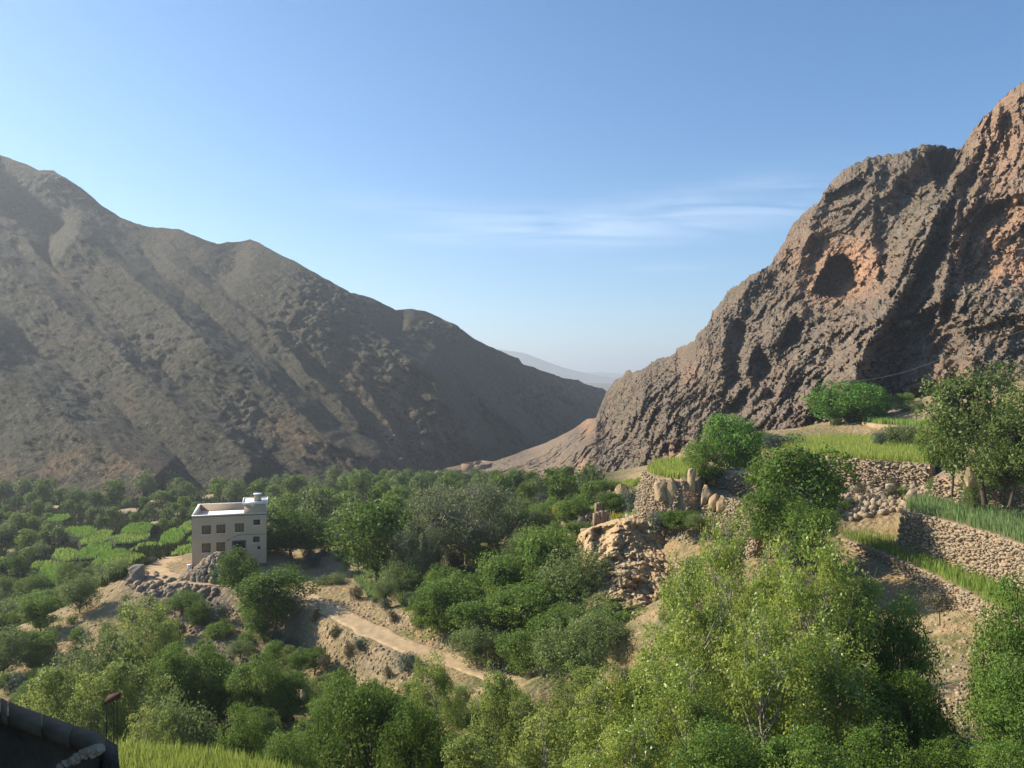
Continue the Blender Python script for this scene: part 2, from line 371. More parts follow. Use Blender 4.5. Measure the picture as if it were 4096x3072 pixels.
UU = np.concatenate([U, np.repeat(U[-1:], 9, 0)]); V2 = np.concatenate([VV, np.repeat(VV[-1:], 9, 0)])
vattr(me, 'rock', rockM(UU, V2))
s1, _ = polyd([(0, 482), (60, 470), (140, 482)], UU, V2); s2, _ = polyd([(392, 395), (410, 420), (418, 455)], UU, V2); s3, _ = polyd([(335, 360), (360, 395), (395, 440), (400, 470)], UU, V2)
s4, _ = polyd([(268, 415), (300, 440), (350, 462), (390, 470)], UU, V2); s5, _ = polyd([(405, 380), (385, 425), (395, 460)], UU, V2)
vattr(me, 'red', .75 * np.clip(np.exp(-(s1 / 26) ** 2) * 1.2 + np.exp(-(s2 / 5) ** 2) + np.exp(-(s3 / 9) ** 2) * .9 + np.exp(-(s4 / 15) ** 2) * .8 + .25 * np.exp(-((UU - 200) / 120) ** 2 - ((V2 - 250) / 40) ** 2) + np.exp(-(s5 / 4) ** 2), 0, 1))
obj('mountain', me, label='long bare grey-brown mountainside falling from upper left into the valley', kind='structure')

# ------------------------------------------------------------------ right cliff and its low spur
crestC = [(395, 490), (405, 484), (430, 474), (445, 468), (470, 463), (495, 461), (510, 456), (528, 449), (545, 443), (560, 436), (575, 428), (587, 419), (596, 418), (602, 402), (606, 393), (614, 381), (622, 377), (626, 371), (629, 369), (632, 374), (645, 368), (655, 360), (664, 358), (672, 357), (677, 349), (685, 346), (694, 341), (697, 334), (702, 331), (708, 325), (711, 318),
          (713, 311), (717, 308), (721, 301), (731, 289), (738, 286), (751, 275), (760, 271), (771, 265), (778, 252), (785, 242), (788, 232), (793, 224), (803, 214), (812, 207), (819, 203), (823, 194), (832, 182), (842, 171), (855, 164), (870, 158), (885, 155), (900, 154), (913, 149), (927, 144), (940, 146), (952, 149), (961, 150),
          (966, 143), (969, 137), (973, 130), (980, 122), (985, 117), (990, 112), (996, 105), (1003, 98), (1008, 93), (1015, 88), (1024, 81), (1050, 55), (1090, 20), (1150, -20), (1200, -40)]
usc = np.arange(395, 1181, 1.15); cvc = np.interp(usc, *zip(*crestC))
cvc = cvc + fbm(np.stack([usc * .16, usc * 0 + 2, usc * 0], -1), 4, .6) * 2.6 * sstep(580, 640, usc) + np.abs(fbm(np.stack([usc * .45, usc * 0 + 3, usc * 0], -1), 3, .6)) * -5.5 * sstep(590, 640, usc) + fbm(np.stack([usc * .1, usc * 0 + 7, usc * 0], -1), 3) * .8
CC = [(395, 490, 440), (430, 474, 455), (470, 463, 470), (528, 449, 490), (587, 419, 450), (606, 393, 400), (629, 369, 380), (677, 349, 360), (711, 318, 345), (751, 275, 335), (793, 224, 325), (842, 171, 320), (900, 154, 315), (927, 144, 318), (961, 150, 320),
      (985, 117, 288), (1024, 81, 258), (1090, 20, 250), (1180, -40, 245),
      (395, 530, 380), (480, 520, 330), (560, 520, 270), (640, 520, 215), (700, 500, 190), (800, 470, 165), (900, 460, 150), (1024, 470, 140), (1180, 470, 130),
      (470, 480, 420), (530, 470, 380), (590, 450, 330), (610, 470, 280), (650, 440, 265), (700, 430, 225), (760, 430, 200), (830, 425, 178), (900, 410, 168), (960, 400, 165), (1024, 375, 160), (1100, 375, 155), (1024, 420, 150),
      (640, 400, 315), (700, 380, 280), (740, 340, 290), (780, 300, 295), (700, 345, 310), (800, 330, 260), (835, 296, 268), (835, 250, 285), (870, 200, 298), (930, 185, 305), (950, 195, 275), (900, 250, 262), (890, 300, 238), (860, 330, 225), (800, 370, 225), (750, 400, 235),
      (960, 250, 222), (1024, 200, 222), (1024, 280, 195), (960, 300, 200), (920, 340, 195), (1024, 330, 175), (1100, 200, 215), (1100, 300, 180)]
fC = RBF([(a[0], a[1]) for a in CC], [a[2] for a in CC], .03)
def blob(U, V, u, v, ru, rv, rot=0, p=2):
    c, s = math.cos(rot), math.sin(rot); x = (U - u) * c + (V - v) * s; y = -(U - u) * s + (V - v) * c
    return np.exp(-np.abs((x / ru) ** 2 + (y / rv) ** 2) ** (p / 2))
def dispC(U, V, D):
    wu = U + 6 * fbm(np.stack([U * .07, V * .07, U * 0], -1), 4, .6); wv = V + 6 * fbm(np.stack([U * .07, V * .07, U * 0 + 8], -1), 3)
    tt = np.clip((V - np.interp(U, usc, cvc)) / 14, 0, 1)
    X = np.stack([(U - CU) / FX * D, D, -(V - CV) / FX * D], -1)
    X = X + 3 * np.stack([fbm(X * .04, 2), fbm(X * .04 + 30, 2), fbm(X * .04 + 60, 2)], -1)
    spur = 1 - sstep(560, 610, U + (V - 440) * .35)
    st = X[..., 0] * .62 - X[..., 1] * .78; pe = X[..., 0] * .78 + X[..., 1] * .62; zz = X[..., 2]
    lean = 1 - sstep(740, 860, U); st = st + zz * (.15 + .75 * lean)      # joints lean over towards the left end
    Q = np.stack([st, pe, zz], -1)
    crag = ridged(Q * np.array([.035, .02, .011]), 3, .5)
    col1, col2, ch = worley(Q * np.array([.17, .07, .035])); c3, c4, ch2 = worley(Q * np.array([.42, .16, .11])); c5, c6, ch3 = worley(Q * np.array([.95, .5, .42]))
    fl = ridged(Q * np.array([.14, .05, .02]), 4, .6)
    big = fbm(X * .02, 3); kz = sstep(-.25, .3, fbm(X * .03 + 50, 3))
    flz = .30 + .70 * np.clip(blob(U, V, 970, 210, 110, 140) + blob(U, V, 820, 400, 80, 50) + blob(U, V, 850, 210, 60, 60) * .7 + blob(U, V, 640, 440, 60, 50) * .8 + blob(U, V, 720, 420, 60, 40), 0, 1)
    rel = crag * 8 * flz + ((ch - .5) * 8 + np.clip(col2 - col1, 0, .5) * 5) * flz * (.5 + .5 * kz) + ((ch2 - .5) * 3.6 + np.clip(c4 - c3, 0, .5) * 3.2) * (.35 + .65 * kz) + ((ch3 - .5) * 1.1 + np.clip(c6 - c5, 0, .5) * 1.2) + fl * 3.5 * flz + big * 8 + fbm(X * .09, 5, .6) * 3.2
    rel = rel * (1 - .25 * spur)
    o = -(rel) * (.25 + .75 * tt)
    # ribs stand out, alcoves and hollows recede
    def rib(pl, w1, w2, a):
        s, t = polyd(pl, wu, wv); f = np.clip(np.where(s > 0, 1 - s / w1, 1 + s / w2), 0, 1); return a * f * (sstep(0, .08, t)) * (1 - sstep(.9, 1, t) * .5)
    ribs = rib([(990, 125), (968, 160), (950, 190), (936, 215), (918, 255), (903, 290), (884, 318), (866, 345), (856, 375), (852, 405)], 34, 13, 24)
    ribs = np.maximum(ribs, rib([(1004, 100), (990, 150), (978, 190), (968, 215)], 12, 7, 9)); ribs = np.maximum(ribs, rib([(962, 190), (952, 235), (945, 280), (938, 320)], 12, 7, 10))
    ribs = np.maximum(ribs, rib([(832, 184), (815, 212), (802, 250), (794, 292)], 20, 9, 8)); ribs = np.maximum(ribs, rib([(884, 162), (874, 200), (872, 240), (882, 285)], 18, 9, 8))
    ribs = np.maximum(ribs, rib([(905, 290), (860, 318), (820, 345), (790, 372), (775, 400)], 22, 9, 9)); ribs = np.maximum(ribs, rib([(836, 330), (820, 360), (812, 390), (806, 415)], 12, 7, 6))
    ribs = np.maximum(ribs, rib([(600, 395), (640, 385), (690, 372), (720, 385), (700, 430)], 30, 18, 5))
    ribs = np.maximum(ribs, rib([(770, 262), (745, 290), (722, 320), (732, 350), (722, 378)], 26, 15, 16))
    ribs = np.maximum(ribs, rib([(810, 306), (790, 322), (770, 345), (757, 352), (752, 372), (765, 400)], 18, 15, 14))
    ribs = np.maximum(ribs, rib([(940, 150), (915, 160), (893, 185), (880, 215)], 20, 14, 8))
    ribs = np.maximum(ribs, rib([(528, 484), (548, 474), (566, 460), (582, 447), (592, 434), (600, 415)], 9, 5, 9))
    o = o - ribs
    w1 = U + 3.0 * fbm(np.stack([U * .15, V * .15, U * 0 + 3], -1), 3, .6); w2 = V + 3.0 * fbm(np.stack([U * .15, V * .15, U * 0 + 12], -1), 3, .6)
    def hole(pl, dep, soft=4.):
        s_, _ = polyd(pl + [pl[0]], w1, w2); d_ = np.abs(s_) * inpoly(pl, w1, w2); return dep * np.clip(d_ / soft, 0, 1) ** .6
    nic = blob(wu, wv, 832, 262, 34, 24, 0, 4); o = o + nic * 5
    o = o + hole([(812, 293), (816, 284), (820, 270), (829, 258), (843, 254), (853, 262), (857, 277), (860, 297), (836, 299)], 22, 3)
    o = o + hole([(926, 152), (945, 146), (962, 152), (960, 168), (950, 190), (938, 192), (930, 175)], 34, 8)
    o = o + hole([(958, 284), (957, 255), (965, 226), (985, 206), (1010, 196), (1090, 186), (1100, 262), (1024, 272), (1002, 274), (984, 285)], 17, 9)
    o = o + hole([(866, 412), (872, 372), (890, 335), (925, 308), (952, 300), (966, 340), (975, 392), (940, 412)], 15, 12)
    o = o + hole([(722, 372), (724, 340), (736, 318), (748, 326), (744, 352), (740, 380), (728, 386)], 17, 6) + hole([(748, 376), (752, 348), (764, 342), (772, 366), (768, 386), (756, 390)], 16, 6)
    o = o + hole([(778, 352), (784, 328), (796, 312), (808, 326), (800, 344)], 13, 6) + hole([(660, 454), (664, 444), (676, 441), (684, 448), (682, 456)], 8, 3)
    o = o - blob(wu, wv, 1000, 305, 60, 22, -.1, 4) * 9
    return o
def shadeC(U, V):
    orange = 1.2 * blob(U, V, 836, 266, 44, 34, 0, 3) + 1.3 * blob(U, V, 1018, 240, 62, 44, -.2, 4) + blob(U, V, 945, 395, 38, 28) * .8 + blob(U, V, 672, 453, 14, 10) + blob(U, V, 587, 425, 8, 10) + blob(U, V, 1000, 140, 34, 60) * .55 + blob(U, V, 582, 470, 5, 12) + .4 * blob(U, V, 690, 375, 12, 12)
    tan = (1 - sstep(556, 585, U + (V - 440) * .3)) * .42 + blob(U, V, 560, 478, 32, 14, 0, 4) * .5
    scrub = blob(U, V, 930, 200, 60, 50) + blob(U, V, 640, 430, 60, 60) * .7 + blob(U, V, 780, 300, 60, 40) * .6 + blob(U, V, 1000, 300, 50, 30)
    return np.clip(orange, 0, 1), np.clip(tan, 0, 1), np.clip(scrub, 0, 1)
vb = np.interp(usc, [395, 500, 600, 700, 800, 1180], [545, 545, 540, 515, 485, 480.])
U, VV, X = sheet(usc, vb, cvc, 400, lambda u, v: fC(np.stack([u, v], -1)), dispC)
# relief along the surface normal makes ledges and knobs that overhang a little
gx = np.gradient(X, axis=1); gy = np.gradient(X, axis=0); nn = np.cross(gx, gy); nn /= np.linalg.norm(nn, axis=-1)[..., None] + 1e-9
nn *= np.sign(-(nn * X).sum(-1))[..., None]
k1, k2, kh = worley(X * np.array([.5, .4, .42])); amp = np.clip((VV - cvc[None]) / 6, .3, 1) * (.25 + .75 * sstep(570, 620, U))
kq = sstep(-.15, .3, fbm(X * .06 + 9, 3)); X = X + nn * ((np.clip(k2 - k1, 0, .5) * 1.7 * kq + kh * .5 - .6 + fbm(X * .35, 3, .6) * 1.2) * amp)[..., None]
top = X[-1]; bk = [top + np.array([k * 1.2, k * 7., -k * 2.2 - (k ** 2) * .5]) for k in range(1, 9)]
XA = np.concatenate([X, np.array(bk)], 0)
me = np_mesh('cliff', XA.reshape(-1, 3), gridF(XA.shape[0], len(usc)), MT['cliff'], False)
UU = np.concatenate([U, np.repeat(U[-1:], 8, 0)]); V2 = np.concatenate([VV, np.repeat(VV[-1:], 8, 0)])
for nm, a in zip(('orange', 'tan', 'scrub'), shadeC(UU, V2)): vattr(me, nm, a)
obj('cliff', me, label='tall fluted brown rock cliff with a cave on the right side of the valley', kind='structure')

# ------------------------------------------------------------------ ground height field
GP = []
def gp(u, v, d): p = P(u, v, d); GP.append((p.x, p.y, p.z))
def gw(*a): GP.append(a)
for a in [(0, 5, -9), (-20, 5, -8), (20, 5, -9), (-30, 15, -11), (-8, 23, -13.2), (-15, 27, -13.3), (-10, 18, -13), (-2, 24, -14), (0, 30, -18), (10, 28, -17), (25, 25, -14), (45, 25, -9), (60, 20, -6),
          (0, 45, -27), (-10, 50, -29), (-10, 38, -22), (-30, 45, -28), (-22, 36, -21), (-45, 50, -30), (15, 40, -21.5), (25, 42, -20), (33, 40, -17.5), (50, 42, -14), (70, 45, -10), (-60, 30, -15), (-80, 50, -28), (-40, 30, -17),
          (27.5, 48, -18.3), (32, 52, -19), (27, 62, -20.5), (20, 55, -22), (32, 70, -19.8), (30, 84, -17.8), (10, 60, -25),
          (38, 60, -16.6), (38, 85, -16.6), (45, 62, -13.2), (45, 80, -13), (60, 60, -9), (60, 80, -9), (48, 92, -12), (55, 100, -10.2), (35, 95, -15), (42, 98, -12.8), (90, 70, -2), (90, 110, -1),
          (45, 120, -9.6), (60, 130, -9.6), (60, 160, -8.6), (70, 150, -6), (85, 165, -3), (120, 160, 4), (30, 108, -11), (40, 112, -10.2), (24, 105, -12), (40, 150, -10), (30, 135, -11), (20, 120, -14)]: gw(*a)
for a in [(300, 700, 76), (350, 700, 80), (250, 700, 74), (370, 665, 87), (370, 690, 85), (400, 660, 82), (350, 720, 82), (300, 640, 97), (310, 665, 93), (330, 690, 85), (420, 700, 72), (480, 700, 66), (540, 700, 60),
          (300, 594, 107), (335, 612, 98.3), (370, 630, 91), (410, 648, 84.5), (475, 668, 79), (510, 675, 74), (350, 600, 103), (380, 612, 96), (420, 624, 90), (480, 640, 84), (520, 645, 80), (560, 650, 74),
          (262, 584, 111), (222, 581, 112), (192, 572, 118), (174, 579, 113), (155, 573, 116), (150, 568, 119), (160, 562, 124), (190, 558, 127), (205, 560, 140), (255, 560, 140), (240, 570, 120), (270, 565, 130), (133, 574, 115),
          (128, 590, 111), (180, 600, 108), (220, 605, 106), (250, 615, 103), (130, 620, 102), (95, 612, 106), (180, 640, 97), (230, 660, 91), (90, 650, 95), (60, 640, 98), (20, 655, 95), (-30, 670, 92), (120, 690, 83), (60, 700, 80), (0, 710, 78), (190, 700, 80),
          (60, 625, 125), (0, 640, 125), (100, 595, 130), (-60, 640, 130), (30, 605, 150), (90, 575, 165), (0, 590, 165), (140, 552, 165), (-80, 590, 165),
          (60, 545, 205), (120, 530, 215), (180, 532, 215), (0, 540, 210), (-100, 540, 215), (250, 540, 185), (60, 510, 270), (150, 500, 290), (0, 505, 280), (220, 510, 260), (-120, 510, 280), (280, 520, 225), (300, 545, 175),
          (150, 487, 340), (0, 487, 340), (250, 490, 350), (-150, 487, 330), (330, 482, 370), (410, 476, 440), (360, 500, 260), (420, 490, 330), (470, 484, 370), (520, 480, 350), (570, 480, 310),
          (330, 540, 150), (320, 562, 130), (310, 580, 118), (345, 520, 190), (400, 505, 220), (400, 540, 140), (380, 580, 115), (400, 600, 104), (440, 555, 122), (470, 520, 160), (520, 500, 200), (560, 495, 190), (600, 495, 170),
          (500, 540, 128), (500, 580, 108), (540, 600, 97), (560, 560, 103), (590, 620, 82), (620, 640, 70), (600, 660, 66), (560, 530, 122), (600, 515, 125), (580, 520, 118), (615, 500, 140), (640, 484, 140), (660, 478, 125), (640, 490, 118),
          (600, 545, 104), (640, 530, 95), (620, 536, 97), (665, 530, 93), (640, 505, 106), (670, 494, 97), (650, 496, 102), (686, 497, 95), (700, 501, 94), (600, 560, 98), (620, 575, 90), (655, 570, 86), (655, 600, 83), (640, 610, 80), (700, 545, 85), (720, 560, 80), (690, 600, 72), (720, 620, 65), (760, 560, 76), (800, 540, 86), (780, 505, 94), (830, 500, 93), (740, 505, 92)]: gp(*a)
# keep steps that must stay sharp to their own meshes
def hull_clean(pts):
    out = []
    for p in pts:
        if all(math.hypot(p[0] - q[0], p[1] - q[1]) > 2.2 for q in out): out.append(p)
    return out
GP = hull_clean(GP)
fG = RBF([(a[0], a[1]) for a in GP], [a[2] for a in GP], .02)
ROAD = [(600, 700, 66), (510, 682, 74.5), (475, 668, 79), (440, 658, 82), (410, 648, 85), (390, 639, 88), (370, 630, 91), (352, 621, 94.5), (335, 612, 98.3), (318, 603, 102.5), (300, 594, 107), (282, 588, 110), (262, 584.5, 111.5), (240, 582, 112), (222, 581, 112.3), (198, 580.5, 112), (174, 579, 113), (162, 576.5, 114.5), (154, 573, 117), (150.5, 568, 120), (153, 564.5, 122.5), (162, 561, 125), (178, 559.6, 126.5), (196, 559, 128)]
ROADP = [P(*a) for a in ROAD]
def catmull(pts, n=8):
    pts = [pts[0] * 2 - pts[1]] + list(pts) + [pts[-1] * 2 - pts[-2]]; out = []
    for i in range(1, len(pts) - 2):
        a, b, c, d = pts[i - 1:i + 3]
        for k in range(n):
            t = k / n; out.append(.5 * ((2 * b) + (c - a) * t + (2 * a - 5 * b + 4 * c - d) * t * t + (3 * b - a - 3 * c + d) * t ** 3))
    out.append(pts[-2]); return out
ROADC = catmull(ROADP, 5)
HO = P(192, 570.5, 118); HR = math.radians(17)
GROUND_READY = True
def ground_z(x, y, detail=True):
    x = np.asarray(x, float); y = np.asarray(y, float); z = fG(np.stack([x, y], -1))
    if detail:
        q = np.stack([x, y, x * 0], -1)
        z = z + fbm(q * .07, 4) * np.clip(y / 60, .3, 1) * .9 + ridged(q * np.array([.28, .28, 1]), 4, .55) * .38 * np.clip(y / 80, .2, 1)
    s, t = polyd([(p.x, p.y) for p in ROADC[::2]], x, y)
    rz = np.interp(t, np.linspace(0, 1, len(ROADC[::2])), [p.z for p in ROADC[::2]])
    w = 1 - sstep(2.0, 4.6, np.abs(s)); z = z * (1 - w) + rz * w
    c, sn = math.cos(-HR), math.sin(-HR); lx = (x - HO.x) * c - (y - HO.y) * sn; ly = (x - HO.x) * sn + (y - HO.y) * c
    dx = np.maximum(np.maximum(-1 - lx, lx - 12), 0); dy = np.maximum(np.maximum(-1.5 - ly, ly - 14), 0); w = 1 - sstep(0, 4, np.hypot(dx, dy))
    return z * (1 - w) + (-27.6) * w
def gz(x, y): return float(ground_z(np.array([x]), np.array([y]))[0])
ug = np.arange(-330, 1360, 2.3); nd = 430; dg = 9 * (560 / 9.) ** (np.linspace(0, 1, nd))
GD, GU = np.meshgrid(dg, ug, indexing='ij'); GX = (GU - CU) / FX * GD; GY = GD
GZ = ground_z(GX, GY)
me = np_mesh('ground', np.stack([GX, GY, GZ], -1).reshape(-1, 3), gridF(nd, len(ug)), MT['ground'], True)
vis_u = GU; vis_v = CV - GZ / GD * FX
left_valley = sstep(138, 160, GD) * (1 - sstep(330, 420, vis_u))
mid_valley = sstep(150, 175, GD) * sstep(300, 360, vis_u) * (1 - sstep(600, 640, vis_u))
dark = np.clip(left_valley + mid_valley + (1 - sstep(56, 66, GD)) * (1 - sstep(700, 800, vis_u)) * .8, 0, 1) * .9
grass = np.clip(.35 + .5 * sstep(400, 520, vis_u) * (1 - sstep(600, 650, vis_u)) + .5 * (1 - sstep(60, 80, GD)), 0, 1)
rocky = np.clip(blob(vis_u, vis_v, 180, 600, 60, 22, 0, 4) + blob(vis_u, vis_v, 225, 640, 30, 40) + blob(vis_u, vis_v, 380, 670, 60, 20) * .5, 0, 1) * (GD < 135) * (GD > 80)
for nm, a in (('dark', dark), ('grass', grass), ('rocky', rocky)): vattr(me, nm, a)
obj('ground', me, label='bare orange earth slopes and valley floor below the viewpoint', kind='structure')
# dirt track ribbon
V = []; n = len(ROADC)
for i, p in enumerate(ROADC):
    t = (ROADC[min(i + 1, n - 1)] - ROADC[max(i - 1, 0)]); t.z = 0; t.normalize(); s = Vector((-t.y, t.x, 0)); w = (1.6 if i < 62 else 2.4) + .25 * math.sin(i * .7) * math.sin(i * .23 + 1)
    for k, hh in ((-1, -.06), (-.78, .12), (-.52, -.02), (0, .14), (.52, -.02), (.78, .12), (1, -.06)):
        q = p + s * (w * (k + .08 * math.sin(i * 1.3 + k))); V.append((q.x, q.y, q.z + hh + .04))
me = np_mesh('dirt_track', V, gridF(n, 7), MT['road'], True); obj('dirt_track', me, label='pale dirt track curving past the house and down the slope', kind='structure')

# ------------------------------------------------------------------ picture position -> point on the ground
GV = CV - GZ / GD * FX
def hit(u, v, dmin=14.):
    u = np.atleast_1d(np.asarray(u, float)); v = np.atleast_1d(np.asarray(v, float)); out = np.full((len(u), 3), np.nan)
    ci = (u - ug[0]) / (ug[1] - ug[0])
    for i in range(len(u)):
        c = int(np.clip(round(ci[i]), 0, len(ug) - 1)); cv = GV[:, c]; k = np.where((cv < v[i]) & (dg > dmin))[0]
        if len(k) == 0: continue
        k = k[0]
        if k == 0: continue
        a, b = cv[k - 1], cv[k]; t = np.clip((a - v[i]) / (a - b + 1e-9), 0, 1); d = dg[k - 1] + (dg[k] - dg[k - 1]) * t
        out[i] = ((u[i] - CU) / FX * d, d, -(v[i] - CV) / FX * d)
    return out

# ------------------------------------------------------------------ stones
ICO_V = []; _p = (1 + 5 ** .5) / 2
for a, b in ((1, _p), (-1, _p), (1, -_p), (-1, -_p)): ICO_V += [(a, b, 0), (0, a, b), (b, 0, a)]
ICO_V = np.array(ICO_V, float) / math.hypot(1, _p)
def _hull(Vv):
    F = []; L = min(np.linalg.norm(Vv[0] - q) for q in Vv[1:])
    for i in range(12):
        for j in range(i + 1, 12):
            for k in range(j + 1, 12):
                if all(abs(np.linalg.norm(Vv[a] - Vv[b]) - L) < 1e-6 for a, b in ((i, j), (j, k), (i, k))):
                    nrm = np.cross(Vv[j] - Vv[i], Vv[k] - Vv[i]); F.append((i, j, k) if nrm @ (Vv[i] + Vv[j] + Vv[k]) > 0 else (i, k, j))
    return np.array(F)
ICO_F = _hull(ICO_V)
def stone_shape(r, box=.5):
    q = ICO_V * (1 + .40 * r.uniform(-1, 1, (12, 1))) + .08 * r.normal(size=(12, 3))
    q = np.sign(q) * np.abs(q) ** (1 - box * .5); return q * .56
STV = [stone_shape(np.random.RandomState(100 + i)) for i in range(8)]
ST_ME = {}
def stone_me(i, m):
    k = (i, m.name)
    if k not in ST_ME: ST_ME[k] = np_mesh('stone', STV[i], ICO_F, m)
    return ST_ME[k]
def joined_stones(name, pts, sizes, m, parent=None, **k):
    n = len(pts); r = rng; V = np.empty((n, 12, 3)); F = np.empty((n, 20, 3), int)
    for i in range(n):
        a = r.uniform(0, 6.28); c, s = math.cos(a), math.sin(a); q = STV[r.randint(8)] * sizes[i] * r.uniform(.75, 1.25, 3)
        V[i] = q @ np.array([[c, s, 0], [-s, c, 0], [0, 0, 1]]) + pts[i]; F[i] = ICO_F + 12 * i
    return obj(name, np_mesh(name, V.reshape(-1, 3), F.reshape(-1, 3), m), parent, kind='stuff', **k)
def stone_thing(name, loc, pts, sizes, m, label, cat, limit=300, extra=None, **k):
    """pts world positions; nearest ones are separate stone parts, the rest one stuff part"""
    e = empty(name, loc, label=label, cat=cat, **k); pts = np.asarray(pts, float); sizes = np.asarray(sizes, float)
    if sizes.ndim == 1: sizes = np.repeat(sizes[:, None], 3, 1)
    vis = (np.abs((pts[:, 0] / pts[:, 1]) * FX) < CU + 5)
    app = sizes.mean(1) / pts[:, 1] * np.where(vis, 1, .01); order = np.argsort(-app); base = np.array(loc)
    for i in order[:limit]:
        o = bpy.data.objects.new('stone', stone_me(rng.randint(8), m)); link(o, e); o.location = pts[i] - base
        o.rotation_euler = (rng.uniform(-.3, .3), rng.uniform(-.3, .3), rng.uniform(0, 6.28)); o.scale = sizes[i]
    rest = order[limit:]
    if len(rest): joined_stones('stone', pts[rest] - base, sizes[rest], m, e)
    return e
def path_pts(path, step):
    out = []
    for a, b in zip(path[:-1], path[1:]):
        L = math.hypot(b[0] - a[0], b[1] - a[1]); n = max(1, int(L / step))
        for k in range(n):
            t = k / n; out.append((a[0] + (b[0] - a[0]) * t, a[1] + (b[1] - a[1]) * t, (b[0] - a[0]) / L, (b[1] - a[1]) / L))
    return out
def stone_wall(path, ztop, h, s, label, m=None, batter=.12, side=1, rough=.12, name='stone_wall', core=None):
    """dry stone wall following a path in plan; stones in rough courses on its outer face (right-hand side of travel when side=1)"""
    m = m or MT['stone']; pts = []; sz = []; PP = path_pts(path, 1.2); zg_ = ground_z(np.array([p[0] + p[3] * side for p in PP]), np.array([p[1] - p[2] * side for p in PP]))
    zt_ = np.array([ztop(p[0], p[1]) if callable(ztop) else ztop for p in PP]); h = min(max(h, float((zt_ - zg_).max()) + .4), 5.5); s = s * .78
    rows = int(h / (s * .62))
    for r in range(rows + 1):
        for x, y, tx, ty in path_pts(path, s * .92):
            if rng.rand() < .04: continue
            if (ztop(x, y) if callable(ztop) else ztop) - r * s * .62 < zg_[min(len(PP) - 1, max(0, int(np.argmin([(q[0] - x) ** 2 + (q[1] - y) ** 2 for q in PP]))))] - .5: continue
            nx, ny = ty * side, -tx * side; off = batter * r * s * .62 + rng.uniform(-rough, rough)
            j = rng.uniform(-.2, .2) * s + (r % 2) * s * .45
            zt = ztop(x, y) if callable(ztop) else ztop
            pts.append((x + nx * off + tx * j, y + ny * off + ty * j, zt - r * s * .62 + rng.uniform(-.3, .3) * s - .05))
            q = s * rng.choice([.55, .75, .9, 1.1, 1.5], p=[.2, .25, .25, .2, .1]) * rng.uniform(.85, 1.15); sz.append((q * rng.uniform(.9, 1.3), q, q * rng.uniform(.45, .8)))
    p0 = path[len(path) // 2]; z0 = (ztop(p0[0], p0[1]) if callable(ztop) else ztop) - h
    e = stone_thing(name, (p0[0], p0[1], z0), pts, sz, m, label, 'stone wall')
    V = []; F = []
    for x, y, tx, ty in path_pts(path, 1.5) + [(path[-1][0], path[-1][1], tx, ty)]:
        nx, ny = ty * side, -tx * side; zt = ztop(x, y) if callable(ztop) else ztop
        for dn, dz in ((-.5, -.12), (-.06, -.12), (batter * h - .06, -h - .8), (-.5, -h - .8)): V.append((x + nx * dn - p0[0], y + ny * dn - p0[1], zt + dz - z0))
    n = len(V) // 4
    for i in range(n - 1):
        for k in range(4): a = i * 4 + k; b = i * 4 + (k + 1) % 4; F.append((a, b, b + 4, a + 4))
    F += [(0, 1, 2, 3), (n * 4 - 1, n * 4 - 2, n * 4 - 3, n * 4 - 4)]
    obj('wall_core', np_mesh('wall_core', V, F, MT['terrace']), e); return e
def prism(name, poly, z, depth, m, top_noise=.0, **k):
    """terrace slab: polygon in plan, level top, skirts going down into the slope"""
    import bmesh
    bm = bmesh.new(); vs = [bm.verts.new((p[0], p[1], z)) for p in poly]; f = bm.faces.new(vs)
    if f.normal.z < 0: bmesh.ops.reverse_faces(bm, faces=[f])
    f.normal_update()
    r = bmesh.ops.extrude_face_region(bm, geom=[f]); top = [q for q in r['geom'] if isinstance(q, bmesh.types.BMVert)]
    for q in top: q.co.z = z - depth; c = q.co.copy()
    bmesh.ops.recalc_face_normals(bm, faces=bm.faces); me = bpy.data.meshes.new(name); bm.to_mesh(me); bm.free(); me.materials.append(m)
    return obj(name, me, **k)

# ------------------------------------------------------------------ crops and grass
def blades_me(name, pts, h, w, m, lean=.25, seg=1):
    """every blade is one bent sliver"""
    n = len(pts); pts = np.asarray(pts, float); a = rng.uniform(0, 6.28, n); hh = h * rng.uniform(.6, 1.15, n); c, s = np.cos(a), np.sin(a)
    ww = w * rng.uniform(.6, 1.3, n); b = rng.uniform(0, 6.28, n); lx = np.cos(b) * hh * lean * rng.rand(n); ly = np.sin(b) * hh * lean * rng.rand(n)
    V = np.empty((n, 4, 3)); V[:, 0] = pts + np.stack([-c * ww, -s * ww, -.05 + 0 * c], -1); V[:, 1] = pts + np.stack([c * ww, s * ww, -.05 + 0 * c], -1)
    V[:, 2] = pts + np.stack([lx * .5 + c * ww * .8, ly * .5 + s * ww * .8, hh * .62], -1); V[:, 3] = pts + np.stack([lx, ly, hh], -1)
    F = np.array([[0, 1, 2], [0, 2, 3]])[None] + 4 * np.arange(n)[:, None, None]
    me = np_mesh(name, V.reshape(-1, 3), F.reshape(-1, 3), m); vattr(me, 'tint', np.repeat(rng.rand(n), 4)); vattr(me, 'clump', np.repeat(rng.rand(n) ** 2, 4)); return me
def in_poly_samples(poly, n):
    P_ = np.array([(p[0], p[1]) for p in poly]); lo, hi = P_.min(0), P_.max(0); out = np.empty((0, 2))
    while len(out) < n:
        q = rng.uniform(lo, hi, (n * 2, 2)); q = q[inpoly([tuple(a) for a in P_], q[:, 0], q[:, 1])]; out = np.concatenate([out, q])
        if len(q) == 0: break
    return out[:n]
def area(poly):
    return abs(sum(poly[i - 1][0] * poly[i][1] - poly[i][0] * poly[i - 1][1] for i in range(len(poly)))) / 2
L = {}
L['wheat'] = m_leaf('green_wheat', (.22, .31, .045), (.34, .43, .075), (.50, .50, .14), .4)
